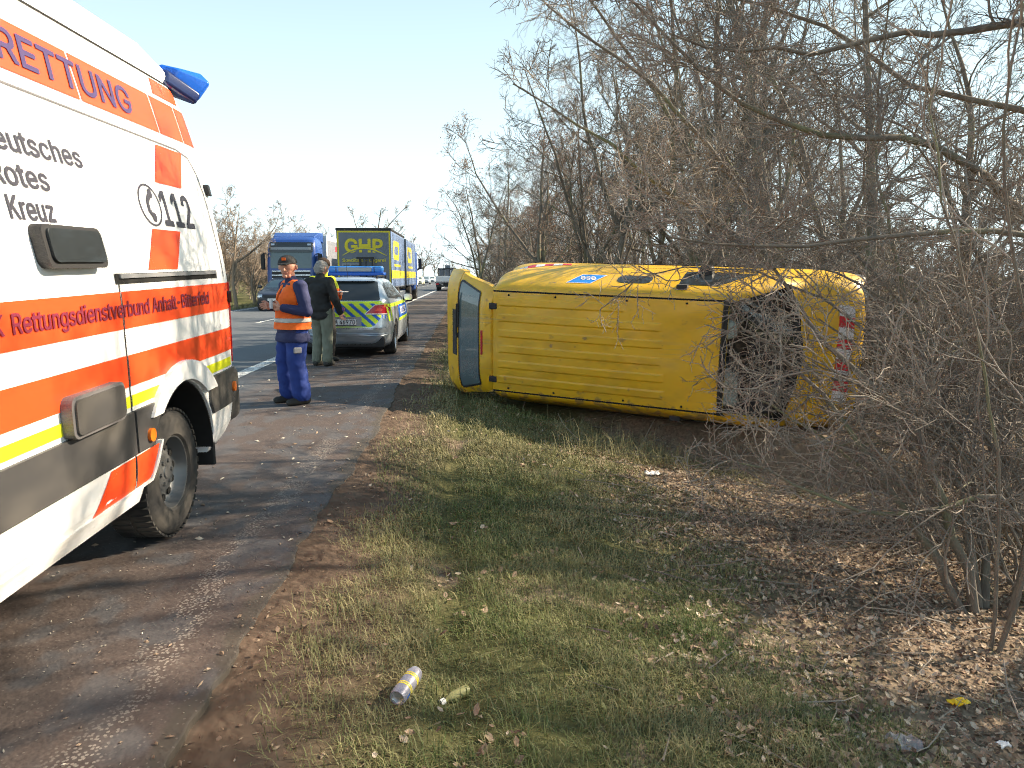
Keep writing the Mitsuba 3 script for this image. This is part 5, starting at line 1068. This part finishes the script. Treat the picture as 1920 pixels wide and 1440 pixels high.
hero(k, [([(6.1, 6.5, -.85), (6.05, 6.5, .6), (5.9, 6.5, 2.0), (6.0, 6.4, 3.4), (5.9, 6.3, 5.2), (6.1, 6.2, 7.0)], .15, .03),
         ([(5.93, 6.5, 1.9), (5.44, 6.6, 2.01), (4.58, 6.3, 2.4), (4.16, 6.1, 2.53), (3.75, 6.0, 2.63), (3.42, 5.9, 2.65), (2.83, 5.8, 2.63), (2.56, 5.75, 2.7), (2.21, 5.7, 2.82), (1.81, 5.6, 3.02), (1.23, 5.5, 3.47), (.92, 5.4, 3.68)], .046, .007),
         ([(5.98, 6.4, 3.4), (5.22, 6.4, 3.78), (4.73, 6.3, 3.69), (4.38, 6.2, 3.63), (3.98, 6.2, 3.54), (3.72, 6.1, 3.56), (3.53, 6.1, 3.55), (3.36, 6.1, 3.48), (3.12, 6.0, 3.38), (2.66, 5.9, 3.28), (2.1, 5.8, 3.26), (1.52, 5.7, 3.36)], .046, .007),
         ([(5.95, 6.5, 1.0), (5.2, 5.8, 1.6), (4.42, 5.2, 1.84), (4.04, 5.1, 1.82), (3.3, 5.0, 1.83), (2.81, 5.0, 1.8), (2.28, 4.9, 1.72), (1.71, 4.8, 1.74), (1.29, 4.7, 1.79)], .038, .006),
         ([(5.95, 6.45, 2.6), (5.2, 6.8, 3.1), (4.4, 7.0, 3.3), (3.5, 7.2, 3.9), (2.6, 7.3, 4.2), (1.6, 7.3, 4.4)], .036, .007),
         ([(5.9, 6.35, 4.2), (5.0, 6.6, 4.7), (4.1, 6.8, 4.9), (3.0, 7.0, 5.4)], .036, .008)], 34, 13, 7, 5, 2, trop=.015)
k = thing('leaning_tree', 'leaning many-stemmed tree behind the van sending limbs up to the left', 'tree')
hero(k, [([(5.6, 10.6, -.8), (5.41, 10.4, .71), (4.63, 10.2, 1.35), (3.8, 10.0, 2.01), (3.08, 9.8, 2.38), (2.49, 9.7, 2.74), (1.76, 9.5, 3.24), (1.16, 9.4, 3.54), (.55, 9.3, 3.9)], .07, .007),
         ([(5.55, 10.7, -.8), (5.1, 10.4, .9), (4.63, 10.2, 1.55), (4.02, 10.0, 2.39), (3.24, 9.8, 3.21), (2.29, 9.6, 4.03), (1.37, 9.5, 4.6), (.6, 9.4, 5.2)], .065, .008),
         ([(5.65, 10.8, -.8), (5.5, 10.9, 1.5), (5.1, 10.9, 3.2), (4.3, 10.9, 4.8), (3.3, 10.8, 6.2)], .07, .01),
         ([(4.6, 12.0, -.6), (4.4, 12.0, 1.2), (3.9, 11.9, 2.8), (3.1, 11.7, 4.2), (2.2, 11.4, 5.2), (1.2, 11.0, 6.1)], .075, .01)], 35, 13, 7, 5, 1, trop=.015)

# ---------------------------------------------------------------- grass, leaf litter, sticks
rng = np.random.default_rng(9)
def scatter(n, x0, x1, y0, y1, keep):
    x, y = rng.uniform(x0, x1, n), y0 + (y1 - y0) * rng.random(n)
    m = rng.random(n) < keep(x, y); return x[m], y[m]
def patchy(x, y, s, seed): return nfbm(np.stack([x * s, y * s, x * 0], -1), 3, seed)
def inside_van(x, y):
    lx, ly = (x - .302) * .878 - (y - 9.196) * .477, (x - .302) * .478 + (y - 9.196) * .877
    return (lx > -.1) & (lx < 4.3) & (ly > .12) & (ly < 1.8)
def blades(x, y, L, w, lie, straw):
    n = len(x); a = rng.uniform(0, 2 * PI, n); z = ground_z(x, y) - .004
    dirn = np.column_stack([np.cos(a), np.sin(a)]); up = np.clip(rng.normal(1 - lie, .25, n), .12, 1)
    h = L * up; o = L * np.sqrt(1 - up ** 2 * .98); s = np.column_stack([-dirn[:, 1], dirn[:, 0]]) * (w / 2)[:, None]
    b = np.column_stack([x, y, z]); mid = b + np.column_stack([dirn * (o * .35)[:, None], h * .65]); tip = b + np.column_stack([dirn * o[:, None], h * .92])
    S = np.column_stack([s, s[:, 0] * 0])
    V = np.stack([b - S, b + S, mid - S * .75, mid + S * .75, tip], 1).reshape(-1, 3); k = np.arange(n)[:, None] * 5
    F = np.vstack([k + [0, 1, 3], k + [0, 3, 2], k + [2, 3, 4]])
    t = np.clip(straw + rng.normal(0, .28, n), 0, 1)[:, None]; v = rng.uniform(.7, 1.25, n)[:, None]
    C = ((1 - t) * np.array([.085, .125, .036]) + t * np.array([.27, .245, .13])) * v
    return V, F, np.repeat(C, 5, 0)
def turf(x, y):   # how grassy the verge is, 0 to 1
    q = patchy(x, y, 1.1, 3)
    e = np.clip((x + .80 - .5 * (patchy(x, y, 1.6, 8) - .5)) / .45, 0, 1)
    r = np.clip((1.9 + 1.4 * (q - .5) - x) / .9, 0, 1)
    return e * r * np.clip((q - .24) * 3.4, .45, 1) * np.clip((patchy(x, y, 5.5, 29) - .25) * 3.5, .45, 1) * (1 - .85 * np.exp(-((x + .12 - .06 * np.sin(y * .9)) / .10) ** 2) * (y < 14) * (patchy(x, y, 2, 6) > .45))
G = []
for n, y0, y1, L0, w0 in ((260000, 1.3, 4.2, .060, .0034), (170000, 4.2, 8.5, .062, .0052), (70000, 8.5, 16, .08, .009), (26000, 16, 42, .08, .018)):
    x, y = scatter(n, -.95, 3.6 if y0 < 9 else 2.8, y0, y1, lambda x, y: turf(x, y) * .75)
    m = ~inside_van(x, y); x, y = x[m], y[m]
    cl = patchy(x, y, 5.0, 17); L = L0 * (.45 + 1.5 * cl ** 1.5) * rng.uniform(.5, 1.4, len(x))
    G.append(blades(x, y, L, w0 * rng.uniform(.7, 1.3, len(x)), .32, np.clip(1.36 - 1.6 * patchy(x, y, .9, 23) + .25 * (x < -.2), 0, 1)))
# sparse fresh tufts on the litter, thin straw, and the green field beyond
x, y = scatter(60000, .8, 8, 1.5, 12, lambda x, y: np.clip((patchy(x, y, 1.3, 41) - .50) * 6, 0, 1)); m = ~inside_van(x, y); G.append(blades(x[m], y[m], .055 * rng.uniform(.5, 1.5, m.sum()), np.full(m.sum(), .0045), .35, .12))
x, y = scatter(9000, -.5, 9, 1.4, 14, lambda x, y: .35 + 0 * x); m = ~inside_van(x, y); G.append(blades(x[m], y[m], rng.uniform(.08, .24, m.sum()), np.full(m.sum(), .0030), .62, 1.0))
x, y = scatter(5000, 1.0, 3.2, 7.2, 9.0, lambda x, y: .6 + 0 * x); m = ~inside_van(x, y); G.append(blades(x[m], y[m], rng.uniform(.08, .25, m.sum()), np.full(m.sum(), .004), .4, .95))
x, y = scatter(1500, .9, 2.3, 7.0, 8.5, lambda x, y: np.clip((patchy(x, y, 3, 5) - .45) * 6, 0, 1)); m = ~inside_van(x, y); G.append(blades(x[m], y[m], rng.uniform(.15, .42, m.sum()), np.full(m.sum(), .004), .3, 1.0))
x, y = scatter(16000, -14.5, -10.9, 5, 60, lambda x, y: .8 + 0 * x); G.append(blades(x, y, rng.uniform(.1, .35, len(x)), np.full(len(x), .02), .3, .85))
V, F, C, o = [], [], [], 0
for v, f, c in G: V.append(v); F.append(f + o); C.append(c); o += len(v)
tag(put('grass', (np.vstack(V), np.vstack(F)), 'mat_blades', color=np.vstack(C)), 'short olive and straw coloured grass along the verge', 'grass', kind='stuff')
def leaves(x, y, size, lift):
    n = len(x); a = rng.uniform(0, 2 * PI, n); t1, t2 = rng.normal(0, .45, n), rng.normal(0, .45, n)
    u = np.column_stack([np.cos(a), np.sin(a), t1]); v = np.column_stack([-np.sin(a), np.cos(a), t2]); u, v = unit(u) * size[:, None], unit(v) * (size * rng.uniform(.45, .8, n))[:, None]
    c = np.column_stack([x, y, ground_z(x, y) + lift]); nz = np.array([0, 0, 1.0]); cu = (size * rng.uniform(-.05, .35, n))[:, None] * nz
    V = np.stack([c - u * .5 + cu, c - u * .1 + v * .5 + cu * .5, c + u * .3 + v * .35, c + u * .55 + cu * .7, c + u * .25 - v * .38 + cu * .3, c - u * .15 - v * .5 + cu * .8, c], 1).reshape(-1, 3)
    k = np.arange(n)[:, None] * 7; F = np.vstack([k + [6, i, (i + 1) % 6] for i in range(6)])
    pal = np.array([[.35, .265, .19], [.25, .18, .13], [.14, .095, .07], [.48, .40, .31], [.29, .20, .135], [.40, .34, .27]])
    C = pal[rng.choice(6, n, p=[.25, .23, .18, .12, .12, .10])] * rng.uniform(.7, 1.2, n)[:, None]
    return V, F, np.repeat(C, 7, 0)
LV = []
x, y = scatter(72000, .5, 6.5, 1.4, 9.5, lambda x, y: np.clip((x - .95 + 1.6 * (patchy(x, y, 1.1, 3) - .5)) / .9, .0, 1)); m = ~inside_van(x, y); x, y = x[m], y[m]
LV.append(leaves(x, y, rng.uniform(.013, .046, len(x)), rng.uniform(.002, .022, len(x))))
x, y = scatter(26000, 3.5, 14, 9.5, 26, lambda x, y: .9 + 0 * x); LV.append(leaves(x, y, rng.uniform(.04, .10, len(x)), rng.uniform(.003, .03, len(x))))
x, y = scatter(4200, -.9, 2.4, 1.4, 9, lambda x, y: .05 + .8 * (patchy(x, y, 2.2, 51) > .60)); LV.append(leaves(x, y, rng.uniform(.018, .05, len(x)), rng.uniform(.008, .03, len(x))))
V, F, C, o = [], [], [], 0
for v, f, c in LV: V.append(v); F.append(f + o); C.append(c); o += len(v)
tag(put('leaf_litter', (np.vstack(V), np.vstack(F)), 'mat_litter', color=np.vstack(C)), 'brown fallen leaves covering the ground under the trees', 'leaves', kind='stuff')
x, y = scatter(2600, .6, 9, 1.6, 13, lambda x, y: np.clip((x - .6) / 1.5, .1, 1)); n = len(x); a = rng.uniform(0, 2 * PI, n)
P = walk(rng, np.column_stack([x, y, ground_z(x, y) + rng.uniform(.01, .05, n)]), np.column_stack([np.cos(a), np.sin(a), rng.normal(0, .12, n)]), rng.uniform(.12, .7, n), 4, .12, (0, 0, 0))
tag(put('fallen_sticks', tubes(P, rng.uniform(.0015, .006, n)[:, None] * np.linspace(1, .5, 4)[None], 4), 'mat_twig'), 'thin dead sticks lying on the leaf litter', 'sticks', kind='stuff')
# ---------------------------------------------------------------- small things on the ground
def gz1(x, y): return float(ground_z(x, y))
def lying(x, y, h, a, tilt=0.0):
    d = np.array([math.cos(a) * math.cos(tilt), math.sin(a) * math.cos(tilt), math.sin(tilt)]); s = np.array([-math.sin(a), math.cos(a), 0]); return frame((x, y, gz1(x, y) + h), np.cross(s, d) * 1.0, s, d)
k = thing('drink_can', 'crumpled grey-violet drink can with yellow bands lying in the grass', 'can')
_x, _y = -.285, 2.50
MC_ = lying(_x, _y, .036, math.radians(68), .10)
rc = .033
put('wall', lathe([(rc * .80, .002), (rc * .92, .0), (rc, .012), (rc, .14), (rc * .82, .160)], 28, 'z'), 'mat_can', k, MC_, 40)
put('bottom', lathe([(rc * .92, .0), (rc * .78, .004), (rc * .6, .016), (0, .022)], 28, 'z'), 'mat_can_metal', k, MC_, 40)
put('top', lathe([(rc * .82, .160), (rc * .80, .163), (rc * .76, .160), (0, .158)], 28, 'z'), 'mat_can_metal', k, MC_, 40)
for z0, z1 in ((.048, .054), (.058, .063), (.104, .111), (.115, .120)): put('yellow_band', lathe([(rc * 1.012, z0), (rc * 1.012, z1)], 28, 'z'), 'mat_sign_yellow', k, MC_, 40)
put('label_patch', lathe([(rc * 1.008, .018), (rc * 1.008, .042)], 28, 'z').slice_plane((0, 0, 0), (1, 0, 0)), 'mat_police_blue', k, MC_, 40)
k = thing('bottle', 'small yellowish bottle with a white cap half sunk in the grass', 'bottle')
M_ = lying(-.115, 2.60, .004, math.radians(35), .05)
put('flask', lathe([(0, .0), (.010, .0), (.011, .02), (.021, .04), (.022, .105), (.016, .118), (0, .120)], 20, 'z'), 'mat_bottle', k, M_, 50)
put('cap', lathe([(0, -.016), (.0135, -.016), (.0135, .004), (0, .004)], 16, 'z'), 'mat_white_matt', k, M_, 40)
def scrap(name, label, cat, mat, x, y, sx, sy, seed, lift=.02, amp=.35, rot=0.0):
    r = np.random.default_rng(seed); n = 7; u, v = np.meshgrid(np.linspace(-.5, .5, n), np.linspace(-.5, .5, n), indexing='ij')
    h = np.abs(r.normal(0, amp, (n, n))) * .5 * min(sx, sy); V = np.stack([u * sx + r.normal(0, .03 * sx, (n, n)), v * sy + r.normal(0, .03 * sy, (n, n)), h], -1).reshape(-1, 3)
    i, j = np.meshgrid(np.arange(n - 1), np.arange(n - 1), indexing='ij'); a = (i * n + j).ravel(); F = np.vstack([np.stack([a, a + n, a + n + 1], 1), np.stack([a, a + n + 1, a + 1], 1)])
    low = V - [0, 0, .004]; e = n * n
    tag(put(name, (np.vstack([V, low]), np.vstack([F, F[:, ::-1] + e])), mat, None, rotz(rot, (x, y, gz1(x, y) + lift))), label, cat)
scrap('yellow_fragment', 'bright yellow torn plastic fragment on the leaf litter near the right edge', 'plastic fragment', 'mat_yellow_scrap', 2.40, 3.13, .10, .055, 3, .03, .25, .3)
scrap('paper_scrap', 'crumpled white paper scrap on the verge below the hood of the van', 'paper', 'mat_paper', 1.78, 6.72, .14, .10, 5, .02)
scrap('plastic_film', 'piece of crumpled translucent grey plastic film on the litter at the bottom right', 'plastic film', 'mat_film', 1.82, 2.67, .14, .10, 7, .012, .25)
scrap('paper_scrap', 'tiny white paper scrap in the grass beside the tailgate', 'paper', 'mat_paper', -.18, 10.9, .10, .07, 9, .05)
scrap('paper_scrap', 'small white scrap at the lower right corner of the litter', 'paper', 'mat_paper', 2.37, 2.79, .05, .04, 11, .02)
pbr('mat_can', proc(lambda p, n, uv: mix((0.22, 0.22, 0.30), (0.34, 0.33, 0.38), fbm(p.x * 60, p.y * 60, p.z * 60))), 0.4, metallic=0.3)
pbr('mat_can_metal', (0.55, 0.55, 0.56), 0.35, metallic=0.7)
pbr('mat_bottle', (0.24, 0.24, 0.10), 0.5); pbr('mat_yellow_scrap', (0.85, 0.58, 0.02), 0.4); pbr('mat_film', (0.24, 0.22, 0.22), 0.3)
# pale chips, seed husks and crumbs on the asphalt and its edge
rng = np.random.default_rng(77)
def chips(n, x0, x1, y0, y1, s0, s1, lift, cols):
    x, y = rng.uniform(x0, x1, n), y0 + (y1 - y0) * rng.random(n) ** 1.2; a = rng.uniform(0, PI, n); l = rng.uniform(s0, s1, n); w = l * rng.uniform(.18, .6, n)
    z = np.where(x < road_edge(y) - .03, 0.0, ground_z(x, y)) + lift; u = np.column_stack([np.cos(a), np.sin(a), rng.normal(0, .15, n)]) * l[:, None]; v = np.column_stack([-np.sin(a), np.cos(a), rng.normal(0, .25, n)]) * w[:, None]
    c = np.column_stack([x, y, z]); t = np.array([0, 0, 1.0]) * (w * .45)[:, None]
    V = np.stack([c - u * .5, c + v * .5, c + u * .5, c - v * .5, c + t], 1).reshape(-1, 3); k = np.arange(n)[:, None] * 5
    C = np.array(cols)[rng.integers(0, len(cols), n)] * rng.uniform(.75, 1.1, n)[:, None]
    return V, np.vstack([k + [0, 1, 4], k + [1, 2, 4], k + [2, 3, 4], k + [3, 0, 4]]), np.repeat(C, 5, 0)
Q = [chips(260, -3.4, -1.0, 4.0, 14, .015, .055, .004, [(.62, .58, .50), (.5, .45, .38), (.34, .24, .17)]), chips(900, -1.9, -.75, 1.5, 9, .006, .018, .003, [(.16, .13, .11), (.28, .24, .2), (.4, .36, .3)]), chips(500, -1.05, -.35, 1.5, 7, .010, .035, .006, [(.20, .14, .10), (.12, .08, .06), (.33, .25, .18)]), chips(120, -2.6, -1.0, 1.5, 5, .008, .03, .004, [(.5, .46, .4), (.3, .22, .16)])]
V, F, C, o = [], [], [], 0
for v, f, c in Q: V.append(v); F.append(f + o); C.append(c); o += len(v)
tag(put('road_crumbs', (np.vstack(V), np.vstack(F)), 'mat_litter', color=np.vstack(C)), 'pale husks, chips and crumbs scattered on the shoulder', 'debris', kind='stuff')
